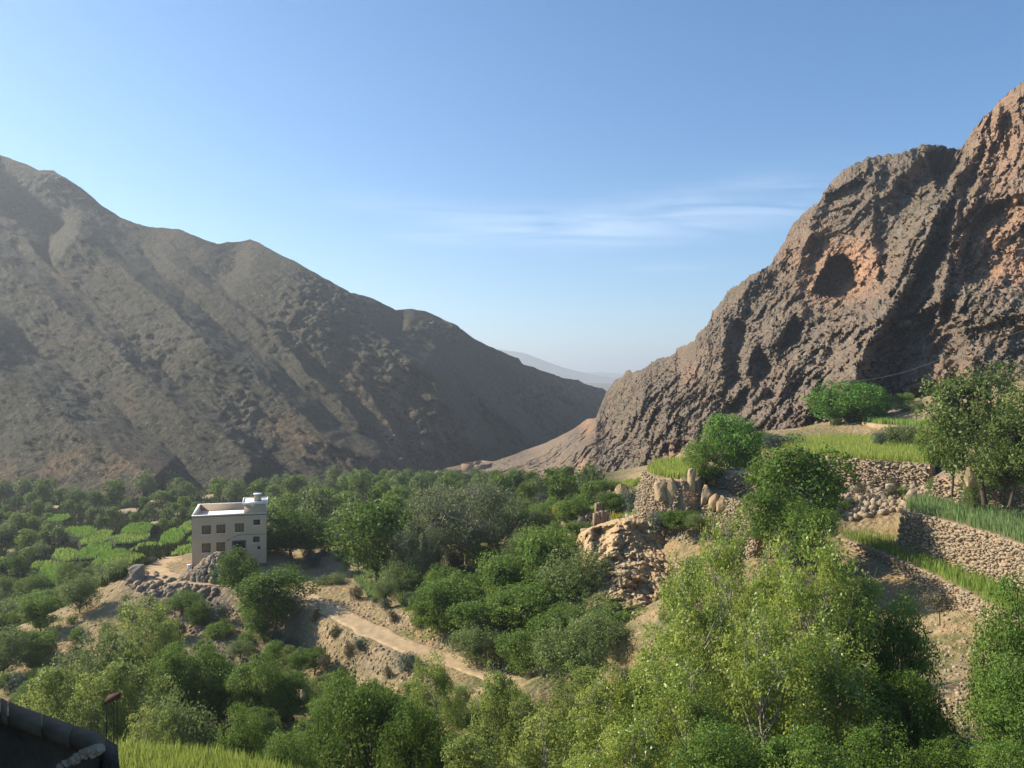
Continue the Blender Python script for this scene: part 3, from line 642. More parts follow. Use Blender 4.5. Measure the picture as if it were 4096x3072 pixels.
L['grass'] = m_leaf('fresh_grass', (.16, .29, .05), (.26, .40, .075), (.38, .42, .10), .4)
L['bluegrass'] = m_leaf('bluish_barley', (.14, .25, .085), (.22, .34, .12), (.32, .36, .14), .4)
L['plot'] = m_leaf('valley_crop', (.15, .31, .04), (.22, .40, .055), (.34, .43, .08), .3)
L['straw'] = m_leaf('dry_grass', (.36, .27, .12), (.45, .35, .17), (.5, .42, .2), .3)
def crop(name, poly, z, dens, h, w, m, label, edge=None, cat=None):
    a = area(poly); n = int(a * dens); q = in_poly_samples(poly, n); pts = np.column_stack([q, np.full(len(q), z)])
    pts[:, 2] += .15 * fbm(pts * .3, 2)
    me = blades_me(name, pts, h * (.9 + .2), w, m); return obj(name, me, label=label, kind='stuff')

# right-hand terraces -------------------------------------------------
def PZ(l, z): return [tuple(Pz(u, v, z).xy) for u, v in l]
T = []
def terrace(poly, z, depth, label, m=None): return prism('terrace', poly, z, depth, m or MT['terrace'], label=label, kind='structure')
pA = PZ([(775, 446), (800, 452), (830, 456.5), (865, 459.5), (900, 461.5), (930, 464)], -9.3)
fA = pA + PZ([(948, 450), (925, 440), (905, 433), (880, 430), (845, 428), (808, 429.5), (790, 436)], -9.3)
terrace(fA, -9.32, 4, 'level terrace carrying the long upper wheat field below the cliff')
crop('wheat_field', [(x, y - .4) for x, y in fA], -9.3, 22, .95, .045, L['wheat'], 'long bright wheat field on the upper terrace in front of the cliff')
stone_wall(pA[1:], -9.35, 3.4, .42, 'rubble stone wall holding up the long upper wheat field', batter=.35, rough=.25)
pB = PZ([(902, 511), (925, 515.5), (950, 522), (1000, 537), (1024, 545), (1060, 560), (1110, 585)], -12.4)
fB = pB + PZ([(1160, 560), (1100, 535), (1040, 513), (1000, 505), (960, 500), (925, 499), (905, 503)], -12.4)
terrace(fB, -12.42, 4.5, 'narrow terrace carrying the blue-green barley strip at the right edge')
gB = PZ([(906, 510.5), (950, 521), (1000, 535.5), (1060, 558), (1100, 560), (1040, 522), (1000, 511), (962, 503), (925, 500.5), (910, 502.5)], -12.4)
crop('barley_strip', gB, -12.4, 24, 1.0, .045, L['bluegrass'], 'blue-green barley strip above the tallest stone wall at right')
stone_wall(pB, -12.45, 4.1, .36, 'tallest pale stone wall under the blue-green strip at the right edge', batter=.10)
stone_wall([pB[0], (pB[0][0] + 3.5, pB[0][1] + 5), (pB[0][0] + 8, pB[0][1] + 9)][::-1], -12.45, 3.6, .36, 'shaded return end of the tallest stone wall', batter=.1)
pC = PZ([(826, 531), (845, 540), (880, 551.5), (925, 571), (970, 594), (1010, 618), (1050, 645)], -16.5)
fC_ = pC + PZ([(1120, 625), (1060, 590), (1010, 570), (960, 550), (915, 535), (880, 526), (845, 523)], -16.5)
terrace(fC_, -16.52, 4, 'middle terrace carrying the long green strip between two stone walls')
gC = PZ([(828, 531), (845, 539), (880, 550.5), (925, 570), (970, 592), (1012, 616), (1030, 594), (1000, 576), (955, 555), (915, 540), (885, 530), (850, 526)], -16.5)
crop('barley_strip', gC, -16.5, 26, 1.0, .04, L['grass'], 'long bright green strip between the two stone walls at right')
stone_wall(pC, -16.55, 2.9, .34, 'lower pale stone wall beneath the long bright green strip', batter=.1)
pD = PZ([(880, 590), (905, 603), (950, 621), (985, 640)], -19.7)
fD = pD + PZ([(1010, 632), (975, 606), (950, 595), (915, 586), (895, 583)], -19.7)
terrace(fD, -19.72, 3, 'lowest terrace with a short grass strip behind the tall poplars')
crop('barley_strip', PZ([(884, 590), (905, 602), (950, 619.5), (975, 625), (955, 606), (915, 592), (895, 586)], -19.7), -19.7, 26, .75, .05, L['grass'], 'short green strip lowest on the right behind the poplars')
pE = PZ([(935, 476), (965, 480), (1000, 483), (1040, 488), (1100, 496)], -9.6)
fE = pE + PZ([(1140, 478), (1080, 470), (1000, 466), (950, 466)], -9.6)
terrace(fE, -9.62, 4, 'stony terrace shelf below the tree at the right edge')
crop('grass', PZ([(962, 479), (1000, 482), (1040, 487), (1060, 480), (1000, 473), (965, 474)], -9.6), -9.6, 22, .6, .05, L['grass'], 'thin grass on the stony shelf below the right-edge tree')
stone_wall(pE, -9.65, 3.0, .40, 'sunlit stone wall below the tree at the right edge', batter=.2, rough=.2)
pF = PZ([(862, 422), (880, 424.5), (915, 427), (945, 432), (985, 437), (1020, 440)], -6.9)
fF = pF + PZ([(1040, 430), (960, 420), (915, 414), (868, 413.5)], -6.9)
terrace(fF, -6.92, 3.2, 'small terrace of green barley right of the big round tree by the cliff')
crop('barley_strip', PZ([(862, 421.5), (880, 424), (915, 426), (935, 428), (935, 420), (905, 414.5), (868, 414)], -6.9), -6.9, 7, .95, .12, L['grass'], 'green barley patch just right of the round tree at the cliff foot')
stone_wall(pF[2:], -6.95, 2.2, .45, 'low rubble wall beneath the green barley near the cliff foot', batter=.3, rough=.25)
pG = PZ([(907, 402.5), (925, 406), (950, 408), (980, 411)], -4.3)
fG_ = pG + PZ([(990, 401), (950, 398.8), (918, 399)], -4.3)
terrace(fG_, -4.32, 4, 'highest small terrace under the dark rock alcove')
crop('wheat_field', PZ([(909, 402.5), (925, 405.5), (950, 407), (955, 400), (918, 399.5)], -4.3), -4.3, 6, 1.0, .12, L['wheat'], 'pale green wheat patch highest under the dark rock alcove')
stone_wall(pG, -4.35, 2.5, .5, 'rough wall under the highest pale wheat patch', batter=.4, rough=.3)
fH = PZ([(742, 455), (755, 448), (780, 444), (800, 443.5), (800, 449), (775, 453.5)], -9.9)
terrace(PZ([(716, 470), (742, 455), (752, 446), (800, 441.5), (812, 452), (790, 476), (766, 474), (740, 472)], -10.4), -10.42, 6, 'level shelf with the ploughed strip between the two leafy trees', MT['plough'])
crop('grass', PZ([(742, 455), (756, 448), (780, 444.5), (805, 444), (795, 449), (770, 453)], -10.3), -10.35, 9, .7, .1, L['wheat'], 'narrow sunlit grass verge behind the ploughed strip')
# furrows on the ploughed strip
V = []; F = []; fr = PZ([(724, 468), (766, 473), (786, 459), (744, 456.5)], -10.4)
A_, B_, C_, D_ = [Vector((*q, -10.4)) for q in fr]
for i in range(15):
    t = (i + .5) / 15; a = A_.lerp(D_, t); b = B_.lerp(C_, t); w = (D_ - A_).normalized() * .28; k = len(V)
    for q in range(9):
        c = a.lerp(b, q / 8) + Vector((0, rng.uniform(-.12, .12), 0)); hgt = rng.uniform(.12, .26)
        V += [tuple(c - w), tuple(c + Vector((0, 0, hgt))), tuple(c + w)]
    for q in range(8): F += [(k + q * 3, k + q * 3 + 1, k + q * 3 + 4, k + q * 3 + 3), (k + q * 3 + 1, k + q * 3 + 2, k + q * 3 + 5, k + q * 3 + 4)]
obj('furrow', np_mesh('furrow', V, F, MT['plough']), label='furrows of dry turned soil on the ploughed strip', kind='stuff')
pI = PZ([(644, 470), (652, 476), (665, 479), (682, 481), (697, 480)], -10.9)
fI = pI + PZ([(706, 470), (695, 461), (668, 460), (652, 464)], -10.9)
terrace(fI, -10.92, 4, 'small raised terrace left of the leaning leafy tree')
crop('grass', PZ([(647, 470.5), (654, 475.5), (668, 478), (684, 480), (698, 476), (694, 462.5), (668, 461.5), (654, 465)], -10.9), -10.9, 26, .85, .06, L['wheat'], 'small bright grass plot with a straw edge above the orange boulders')
stone_wall(pI, -10.95, 1.9, .32, 'dry stone wall under the small bright grass plot', batter=.25, rough=.2)
stone_wall(PZ([(716, 471), (740, 473), (766, 475), (790, 477)], -10.5), -10.5, 3.4, .36, 'shaded stone wall in front of the ploughed strip', batter=.25, rough=.2)
stone_wall(PZ([(688, 490), (705, 493), (722, 496), (745, 503), (765, 512)], -12.2), -12.2, 2.2, .33, 'stony bank right of the orange boulders under the leafy trees', batter=.3, rough=.2)

# ------------------------------------------------------------------ boulders
def boulder_me(seed, m, sub=3, flat=.15, sharp=.25):
    import bmesh
    bm = bmesh.new(); bmesh.ops.create_icosphere(bm, subdivisions=sub, radius=.5); r = np.random.RandomState(seed); V = np.array([v.co[:] for v in bm.verts]); V = np.sign(V) * np.abs(V * 2) ** .62 * .5
    for _ in range(14):          # planes cut facets off
        n = r.normal(size=3); n /= np.linalg.norm(n); dd = V @ n; lim = r.uniform(.30, .46); V -= np.outer(np.clip(dd - lim, 0, None), n) * .95
    V += V * (fbm(V * 3 + seed, 3) * sharp * .6)[:, None]
    for v, c in zip(bm.verts, V): v.co = c
    me = bpy.data.meshes.new('boulder'); bm.to_mesh(me); bm.free(); me.materials.append(m); return me
BD = {}
def boulder(u0, u1, v0, v1, d, label, m='boulder', seed=0, tall=None, rz=0, name='boulder', tilt=0, cat='boulder'):
    w = (u1 - u0) / FX * d; h = (v1 - v0) / FX * d; c = P((u0 + u1) / 2, v1, d); k = (seed % 5, m)
    if k not in BD: BD[k] = boulder_me(seed % 5 + 11, MT[m])
    o = obj(name, BD[k], label=label, cat=cat); o.location = (c.x, c.y, c.z + h * .5); o.scale = (w * 1.08, w * 1.0, h * 1.15); o.rotation_euler = (0, tilt, rz); return o
boulder(615, 631, 483, 499, 116, 'large rounded brown boulder beside a dark bush on the ridge', seed=1)
boulder(644, 654, 487, 496, 104, 'small square block just left of the dry stone wall', seed=2)
boulder(654, 668, 482, 503, 91, 'leftmost orange slab under the small grass plot', seed=3)
boulder(666, 679, 479, 503, 90.5, 'wide orange slab in the middle below the grass plot', seed=4)
boulder(676, 690, 476, 504, 91, 'tall dark-faced orange slab at the wall end', seed=0)
boulder(687, 696, 469, 494, 90, 'tall narrow sunlit rock pillar below the leaning tree', seed=3, tilt=.1)
boulder(700, 713, 486, 506, 88, 'leaning orange rock slab left of the stony bank', seed=2, tilt=.3)
boulder(709, 719, 493, 510, 87, 'thin leaning orange slab between two wider ones', seed=1, tilt=.45)
boulder(716, 728, 497, 512, 86, 'rightmost leaning slab touching the stony bank', seed=4, tilt=.35)
boulder(646, 652, 508, 514, 100, 'small pale boulder on the dry shelf edge', seed=1)
boulder(630, 638, 515, 523, 96, 'round boulder on top of the orange cliffed bank', seed=0)
boulder(573, 584, 524, 530, 108, 'flat pale slab lying at the foot of the rock row', m='greystone', seed=2)
boulder(566, 577, 533, 540, 104, 'pointed pale slab left above the orange bank', m='stone', seed=4)
boulder(580, 592, 529, 536, 104, 'tan block beside the pointed slab above the bank', m='stone', seed=3)
boulder(600, 609, 526, 533, 100, 'white-topped block on the left edge of the bank', m='stone', seed=1)
boulder(434, 448, 471, 481, 415, 'huge pale boulder at the left foot of the low spur', seed=2)
boulder(169, 177, 577, 584, 112, 'dark round boulder beside the dirt track bend', m='greystone', seed=1)
boulder(161, 167, 575, 580, 113.5, 'smaller grey boulder left of the dark round one', m='greystone', seed=0)
boulder(128, 146, 566, 590, 113, 'big grey rock heap shoulder at the outer track bend', m='greystone', seed=3)
boulder(112, 122, 640, 652, 94, 'pale rock jutting from the orange slope under the track', m='stone', seed=2)
boulder(195, 205, 597, 612, 105, 'long grey slab leaning below the dirt track', m='greystone', seed=4, tilt=.6)
boulder(300, 306, 690, 700, 60, 'tan boulder between the bushes at lower centre left', seed=2)
boulder(964, 975, 468, 486, 72, 'upright brown rock below the tree at right', seed=4)
boulder(905, 918, 488, 503, 88, 'bleached rock in the stony slope under the wheat', m='stone', seed=0)
boulder(886, 896, 484, 494, 92, 'pale rock left of the bleached rock on the slope', m='stone', seed=3)
# mud-brick ruin walls on the ridge
MT['mud'] = m_simple('mud_wall', (.30, .21, .14), (.24, .165, .11), 1.5, bump=.5, bd=.1)
def box_me(name, x0, x1, y0, y1, z0, z1, m, bev=0):
    V = [(x, y, z) for z in (z0, z1) for y in (y0, y1) for x in (x0, x1)]
    F = [(0, 2, 3, 1), (4, 5, 7, 6), (0, 1, 5, 4), (2, 6, 7, 3), (0, 4, 6, 2), (1, 3, 7, 5)]; return np_mesh(name, V, F, m)
def slab_wall(u0, u1, v0, v1, d, label, rz=.25):
    c = P((u0 + u1) / 2, v1, d); w = (u1 - u0) / FX * d; h = (v1 - v0) / FX * d
    e = empty('ruined_wall', (c.x, c.y, c.z), rz, label=label, cat='ruined wall')
    xs_ = np.linspace(-w / 2, w / 2, 6)
    for k in range(5): obj('wall', box_me('wall', xs_[k] + .001, xs_[k + 1] - .001, -.25 + .04 * (k % 2), .3, -.8, h * (.86, .94, 1, .95, .8)[k], MT['mud']), e)
    obj('fallen_slab', box_me('fallen_slab', w * .1, w * .5, -1.1, -.4, -.2, .25, MT['stone']), e)
slab_wall(595, 608, 502, 511, 110, 'upper fragment of dark ruined wall left of the bush')
slab_wall(593, 611, 511, 525, 104, 'lower dark ruined wall with a flat stone top behind the yellow bush')
pts = hit(*in_poly_samples([(556, 524), (566, 516), (590, 514), (592, 522), (575, 528), (560, 531)], 70).T); pts = pts[~np.isnan(pts[:, 0])]; pts[:, 2] += rng.uniform(0, 1., len(pts))
stone_thing('stone_row', tuple(pts[0]), pts, rng.uniform(.35, .9, len(pts)), MT['stone'], 'tumbled row of stones running left from the ruined wall', 'stones')

# orange cliffed bank below the ridge -------------------------------------------------
crestB = [(574, 540), (583, 533), (592, 528), (604, 524), (616, 520), (630, 518), (645, 520), (660, 526), (672, 530), (688, 532), (706, 540)]
usb = np.arange(574, 707, .6); cvb = np.interp(usb, *zip(*crestB)) + fbm(np.stack([usb * .2, usb * 0, usb * 0], -1), 3) * 1.2
def dB(U, V): return 92.5 - (V - np.interp(U, usb, cvb)) * .17 + 14 * (1 - sstep(574, 592, U)) ** 2 + 14 * sstep(684, 706, U) ** 2
def dispB(U, V, D):
    X = np.stack([(U - CU) / FX * D, D, -(V - CV) / FX * D], -1)
    d1, d2, h = worley(X * np.array([.8, .7, .42])); e1, e2, h2 = worley(X * np.array([1.4, 1.2, 1.0]) + 5)
    o = -(np.clip(d2 - d1, 0, .35) * 1.0 + (h - .5) * .7 + np.clip(e2 - e1, 0, .3) * .5 + fbm(X * .3, 5, .6) * 2.4 + ridged(X * np.array([.45, .45, .10]), 4, .6) * 1.1)
    wu = U + 5 * fbm(np.stack([U * .12, V * .12, U * 0], -1), 3); o = o + sstep(.2, .8, blob(wu, V, 639, 591, 18, 12, 0, 4)) * .7 + sstep(.2, .8, blob(wu, V, 601, 542, 10, 15, 0, 4)) * 1.6
    return o * np.clip((V - np.interp(U, usb, cvb)) / 3, .15, 1)
U, VV, X = sheet(usb, np.full_like(usb, 628.), cvb, 190, dB, dispB)
bk = [X[-1] + np.array([0, k * .8, -k * .06 - .02 * k * k]) for k in range(1, 9)]; XA = np.concatenate([X, np.array(bk)], 0)
MT['bank'] = m_simple('orange_bank', (.43, .31, .18), (.38, .25, .13), .35, bump=.8, bd=.25)
obj('rock_bank', np_mesh('rock_bank', XA.reshape(-1, 3), gridF(XA.shape[0], len(usb)), MT['bank'], False), label='crumbling orange rock bank below the ruined walls', kind='structure')

# ------------------------------------------------------------------ valley plots on the left
plots = [([(405, 985), (450, 965), (560, 962), (612, 975), (590, 1010), (520, 1030), (430, 1010)], 0), ([(770, 985), (820, 945), (900, 935), (965, 945), (940, 990), (860, 1005), (790, 1005)], 0),
         ([(500, 1060), (560, 1015), (640, 985), (712, 990), (690, 1040), (600, 1065), (520, 1072)], 1), ([(700, 1030), (790, 1008), (880, 1000), (945, 1010), (925, 1040), (840, 1060), (740, 1062)], 1),
         ([(480, 1130), (560, 1080), (650, 1060), (705, 1065), (700, 1110), (610, 1155), (520, 1160)], 0), ([(820, 1110), (880, 1075), (960, 1062), (1045, 1078), (1000, 1105), (930, 1130), (850, 1135)], 1),
         ([(580, 1190), (650, 1130), (740, 1098), (805, 1110), (760, 1150), (680, 1185), (600, 1205)], 0), ([(640, 1225), (700, 1160), (790, 1128), (880, 1135), (935, 1165), (860, 1190), (760, 1225), (680, 1240)], 1),
         ([(1000, 1075), (1030, 1010), (1090, 975), (1150, 975), (1165, 1020), (1120, 1080), (1060, 1105)], 0), ([(1080, 1135), (1130, 1095), (1190, 1078), (1218, 1090), (1215, 1130), (1150, 1148)], 1),
         ([(1120, 985), (1160, 945), (1208, 922), (1212, 985), (1170, 1010)], 1), ([(300, 915), (350, 888), (430, 885), (442, 900), (390, 922), (330, 926)], 0),
         ([(185, 1225), (230, 1190), (310, 1178), (370, 1188), (330, 1222), (250, 1238)], 1), ([(250, 1255), (300, 1215), (380, 1195), (455, 1203), (475, 1230), (400, 1255), (310, 1268)], 0),
         ([(230, 1300), (280, 1270), (380, 1255), (480, 1260), (478, 1290), (400, 1318), (290, 1322)], 0), ([(330, 1150), (360, 1105), (430, 1100), (500, 1120), (480, 1165), (400, 1180)], 1),
         ([(1180, 1060), (1190, 1035), (1216, 1020), (1216, 1065)], 0),
         ([(862, 708), (890, 685), (945, 668), (972, 672), (960, 692), (900, 712)], 2), ([(680, 878), (730, 855), (820, 840), (882, 842), (870, 862), (780, 882)], 2), ([(930, 945), (960, 925), (1010, 922), (1005, 942), (960, 955)], 2),
         ([(1030, 912), (1060, 885), (1110, 868), (1142, 872), (1135, 900), (1080, 918)], 2), ([(1270, 780), (1310, 755), (1355, 750), (1350, 772), (1300, 790)], 2), ([(700, 745), (760, 725), (830, 722), (820, 742), (750, 755)], 2), ([(300, 838), (340, 822), (380, 825), (360, 842)], 2),
         ([(930, 800), (990, 780), (1050, 778), (1040, 800), (970, 812)], 2), ([(1220, 700), (1260, 688), (1290, 690), (1275, 706)], 2), ([(40, 1110), (70, 1095), (150, 1128), (100, 1138)], 2)]
PLOTPX = []
NM = ['leaf-shaped', 'rounded', 'slanting', 'narrow', 'broad', 'tapering']
plot_info = []
for poly, kind in plots:
    px = [(x * .1582, 375 + y * .1582) for x, y in poly]; cu = sum(p[0] for p in px) / len(px); cvv = sum(p[1] for p in px) / len(px); gf = 1.03 if kind < 2 else .9; px = [(cu + (a - cu) * gf, cvv + (b - cvv) * gf) for a, b in px]
    h0 = hit([cu], [cvv])[0]; z = h0[2] + (1.4 if kind < 2 else .7)
    pl = PZ(px, z); PLOTPX.append(px); plot_info.append((cu, cvv, kind, pl, z))
plot_info.sort(key=lambda a: a[1]); cnt = [0, 0, 0]
ORD = ['highest', 'second', 'third', 'fourth', 'fifth', 'sixth', 'seventh', 'eighth', 'ninth', 'tenth', 'eleventh', 'twelfth', 'thirteenth', 'fourteenth', 'fifteenth', 'sixteenth', 'seventeenth', 'eighteenth', 'nineteenth', 'twentieth']
for cu, cvv, kind, pl, z in plot_info:
    kk = 0 if kind < 2 else 2; o_ = ORD[cnt[kk]] + ('' if cnt[kk] == 0 else ' from the top'); cnt[kk] += 1
    what = 'green crop plot' if kk == 0 else 'bare tan plot'
    c = np.mean([(p[0], p[1]) for p in pl], 0)
    import bmesh
    lab = '%s terraced slab edge of the %s left of the house' % (o_, what)
    big = [(c[0] + (x - c[0]) * 1.06, c[1] + (y - c[1]) * 1.06) for x, y in pl]
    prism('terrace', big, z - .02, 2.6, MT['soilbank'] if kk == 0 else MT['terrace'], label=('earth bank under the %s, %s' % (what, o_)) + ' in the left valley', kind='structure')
    if kk == 0:
        crop('crop_plot', pl, z, 8, .6, .18, L['plot'] if kind == 0 else L['grass'], 'leafy green field on the valley terraces, %s' % o_)
    else:
        prism('bare_plot', pl, z, .02, MT['terrace'], label='bare tan field among the valley trees, %s' % o_, kind='structure')

# ------------------------------------------------------------------ near wheat field, bottom left
fN = [(-30, 30), (-14.8, 29.9), (-11.5, 29.5), (-9.4, 28.7), (-7.0, 27.5), (-5.4, 26), (-3.5, 22), (-4.5, 13), (-30, 13)]
prism('terrace', fN, -13.95, 6, MT['terrace'], label='terrace edge under the near wheat field at lower left', kind='structure')
q = in_poly_samples([(-16.5, 30), (-11.5, 29.4), (-9.4, 28.6), (-7.0, 27.4), (-5.5, 26), (-4.2, 22), (-5, 17), (-16.5, 17)], 90000); pts = np.column_stack([q, np.full(len(q), -13.95) + .12 * fbm(np.column_stack([q, q[:, 0] * 0]) * .5, 2)])
obj('wheat_field', blades_me('wheat_field', pts, .85, .011, L['wheat'], .35), label='near field of bright green wheat at the bottom left beside the parapet', kind='stuff')

# ------------------------------------------------------------------ house
def m_render(name, c1, c2): return m_simple(name, c1, c2, .6, rough=.85, bump=.15, bd=.02)
MT['plaster'] = m_render('cream_plaster', (.60, .44, .28), (.53, .39, .25)); MT['white'] = m_render('white_paint', (.80, .79, .76), (.74, .73, .70))
MT['roofing'] = m_render('white_roof', (.82, .81, .78), (.76, .75, .73)); MT['wood'] = m_simple('brown_shutter', (.30, .19, .085), (.23, .145, .065), 4, rough=.6)
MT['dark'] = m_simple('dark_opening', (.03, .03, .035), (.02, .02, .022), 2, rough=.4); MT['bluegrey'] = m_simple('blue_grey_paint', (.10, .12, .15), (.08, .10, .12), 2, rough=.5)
MT['concrete'] = m_simple('concrete', (.20, .135, .085), (.15, .105, .068), 6, bump=.5, bd=.004); MT['glass'] = m_simple('window_glass', (.03, .035, .04), (.02, .025, .03), 1, rough=.08, spec=.5)
MT['redtrim'] = m_simple('red_brown_frame', (.17, .095, .05), (.14, .075, .04), 2)
ZB, ZT = -27.6, -19.45; HW, HD = 10.5, 12.0
house = empty('house', (HO.x, HO.y, ZB), HR, label='two-storey cream house with flat white roof beside the dirt track', cat='house')
def hb(name, x0, x1, y0, y1, z0, z1, m, parent=house, off=None):
    return obj(name, box_me(name, x0, x1, y0, y1, z0, z1, MT[m]), parent)
H = ZT - ZB                                   # top of the parapet above the base
WT = .25; RF = H - 1.05                       # roof floor level
WIN = [(1.35, 2.62, 6.62 - 1.3, 6.62), (3.38, 4.62, 5.36, 6.66), (6.0, 7.25, 5.4, 6.7), (8.62, 9.58, 6.34, 7.22), (1.35, 2.58, 2.6, 3.98), (3.38, 4.6, 2.66, 4.02), (8.56, 9.5, 3.72, 4.6), (9.2, 9.62, 2.6, 3.12)]
DOOR = (5.68, 7.45, .9, 4.05)
# front wall built round its openings
def pierced(name, W, Hh, holes, t, m, parent, M4, base=-1.5):
    xs = sorted({0, W, *[h[0] for h in holes], *[h[1] for h in holes]}); zs = sorted({base, Hh, *[h[2] for h in holes], *[h[3] for h in holes]})
    V = []; F = []
    def cell(i, k):
        if not (0 <= i < len(xs) - 1 and 0 <= k < len(zs) - 1): return False
        cx, cz = (xs[i] + xs[i + 1]) / 2, (zs[k] + zs[k + 1]) / 2
        return not any(h[0] < cx < h[1] and h[2] < cz < h[3] for h in holes)
    def quad(a, b, c, d): k = len(V); V.extend([a, b, c, d]); F.append((k, k + 1, k + 2, k + 3))
    for i in range(len(xs) - 1):
        for k in range(len(zs) - 1):
            if not cell(i, k): continue
            x0, x1, z0, z1 = xs[i], xs[i + 1], zs[k], zs[k + 1]
            quad((x0, 0, z0), (x1, 0, z0), (x1, 0, z1), (x0, 0, z1)); quad((x0, t, z1), (x1, t, z1), (x1, t, z0), (x0, t, z0))
            if not cell(i - 1, k): quad((x0, t, z0), (x0, 0, z0), (x0, 0, z1), (x0, t, z1))
            if not cell(i + 1, k): quad((x1, 0, z0), (x1, t, z0), (x1, t, z1), (x1, 0, z1))
            if not cell(i, k - 1): quad((x0, t, z0), (x1, t, z0), (x1, 0, z0), (x0, 0, z0))
            if not cell(i, k + 1): quad((x0, 0, z1), (x1, 0, z1), (x1, t, z1), (x0, t, z1))
    V = [tuple(M4 @ Vector(v)) for v in V]; return obj(name, np_mesh(name, V, F, m), parent)
I4 = Matrix.Identity(4)
pierced('wall', HW, H - .08, WIN + [DOOR], WT, MT['plaster'], house, I4)
LW = [(2.0, 3.0, 5.4, 6.6), (6.0, 7.0, 5.4, 6.6), (2.0, 3.0, 2.7, 3.9), (6.0, 7.0, 2.7, 3.9)]
ML = Matrix.Translation((0, HD, 0)) @ Matrix.Rotation(-math.pi / 2, 4, 'Z')
pierced('wall', HD - .002, H - .08, [(HD - h[1], HD - h[0], h[2], h[3]) for h in LW], WT, MT['plaster'], house, ML)
hb('wall', HW - WT, HW + .002, WT + .002, HD - WT, -1.5, H - .08, 'plaster'); hb('wall', WT + .003, HW, HD - WT + .003, HD + .003, -1.5, H - .08, 'plaster')
hb('roof_slab', WT + .003, HW - WT - .003, WT + .003, HD - WT - .003, RF - .25, RF, 'roofing')
for x0, x1, y0, y1 in ((-.06, HW + .06, -.06, WT + .05), (-.06, HW + .06, HD - WT - .05, HD + .06), (-.06, WT + .05, WT + .052, HD - WT - .052), (HW - WT - .05, HW + .06, WT + .052, HD - WT - .052)):
    hb('parapet_coping', x0, x1, y0, y1, H - .08, H + .02, 'white')
for i, (x0, x1, z0, z1) in enumerate(WIN):
    w = hb('window', x0 + .06, x1 - .06, .12, .16, z0 + .06, z1 - .06, 'wood' if i not in (3, 6, 7) else 'glass')
    for a in ((x0, x0 + .06, z0, z1), (x1 - .06, x1, z0, z1), (x0 + .06, x1 - .06, z0, z0 + .06), (x0 + .06, x1 - .06, z1 - .06, z1)): obj('frame', box_me('frame', a[0], a[1], .07, .17, a[2], a[3], MT['redtrim']), w)
    if i not in (3, 6, 7):
        obj('shutter_rail', box_me('shutter_rail', (x0 + x1) / 2 - .03, (x0 + x1) / 2 + .03, .09, .119, z0 + .06, z1 - .06, MT['redtrim']), w)
        for k in range(7): zz = z0 + .14 + k * (z1 - z0 - .28) / 6; obj('slat', box_me('slat', x0 + .1, (x0 + x1) / 2 - .04, .10, .118, zz - .03, zz + .03, MT['wood']), w); obj('slat', box_me('slat', (x0 + x1) / 2 + .04, x1 - .1, .10, .118, zz - .03, zz + .03, MT['wood']), w)
    else:
        for k in range(1, 4): xx = x0 + k * (x1 - x0) / 4; obj('bar', box_me('bar', xx - .012, xx + .012, .04, .06, z0, z1, MT['redtrim']), w)
    obj('sill', box_me('sill', x0 - .06, x1 + .06, -.07, .10, z0 - .07, z0 - .002, MT['white']), w)
for x0, x1, z0, z1 in LW:
    w = hb('window', .12, .16, x0 + .05, x1 - .05, z0 + .05, z1 - .05, 'glass')
    for k in (0, 1, 2, 3):
        a = ((x0, x0 + .06, z0, z1), (x1 - .06, x1, z0, z1), (x0 + .06, x1 - .06, z0, z0 + .06), (x0 + .06, x1 - .06, z1 - .06, z1))[k]
        obj('frame', box_me('frame', -.03, .17, a[0], a[1], a[2], a[3], MT['redtrim']), w)
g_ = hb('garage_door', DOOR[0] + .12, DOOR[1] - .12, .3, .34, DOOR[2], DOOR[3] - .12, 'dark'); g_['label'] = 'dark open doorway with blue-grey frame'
for a in ((DOOR[0], DOOR[0] + .12, DOOR[2], DOOR[3]), (DOOR[1] - .12, DOOR[1], DOOR[2], DOOR[3]), (DOOR[0] + .12, DOOR[1] - .12, DOOR[3] - .12, DOOR[3])): obj('frame', box_me('frame', a[0], a[1], .03, .42, a[2], a[3], MT['bluegrey']), g_)
hb('door_surround', DOOR[0] - .12, DOOR[0] - .002, -.04, -.002, DOOR[2], DOOR[3] + .12, 'bluegrey'); hb('door_surround', DOOR[1] + .002, DOOR[1] + .12, -.04, -.002, DOOR[2], DOOR[3] + .12, 'bluegrey'); hb('door_surround', DOOR[0] - .002, DOOR[1] + .002, -.04, -.002, DOOR[3] + .003, DOOR[3] + .12, 'bluegrey')
hb('string_course', -.03, HW + .03, -.05, -.003, H - .30, H - .20, 'concrete')
hb('basement_plinth', -.05, HW + .05, -.06, -.004, -1.5, .55, 'concrete')
# stair tower with slab roof and tank
TX0, TY1 = 7.3, 5.2
hb('stair_tower', TX0, HW - .02, .02, TY1, RF + .01, H + 1.35, 'plaster')
rf = hb('tower_roof', TX0 - .25, HW + .22, -.22, TY1 + .25, H + 1.352, H + 1.52, 'white')
for a in ((TX0 - .25, HW + .22, -.22, -.08), (TX0 - .25, HW + .22, TY1 + .11, TY1 + .25), (TX0 - .25, TX0 - .11, -.078, TY1 + .108), (HW + .08, HW + .22, -.078, TY1 + .108)): obj('rim', box_me('rim', a[0], a[1], a[2], a[3], H + 1.522, H + 1.66, MT['white']), rf)
tk = hb('tank_housing', 8.7, 9.75, 1.6, 2.8, H + 1.523, H + 2.5, 'plaster'); obj('cap', box_me('cap', 8.6, 9.85, 1.5, 2.9, H + 2.502, H + 2.64, MT['white']), tk)
hb('tower_door', TX0 - .03, TX0 - .003, 2.6, 3.5, RF + .02, RF + 2.0, 'wood')
hb('wall_light', 4.92, 5.08, -.1, -.003, 4.18, 4.34, 'dark')
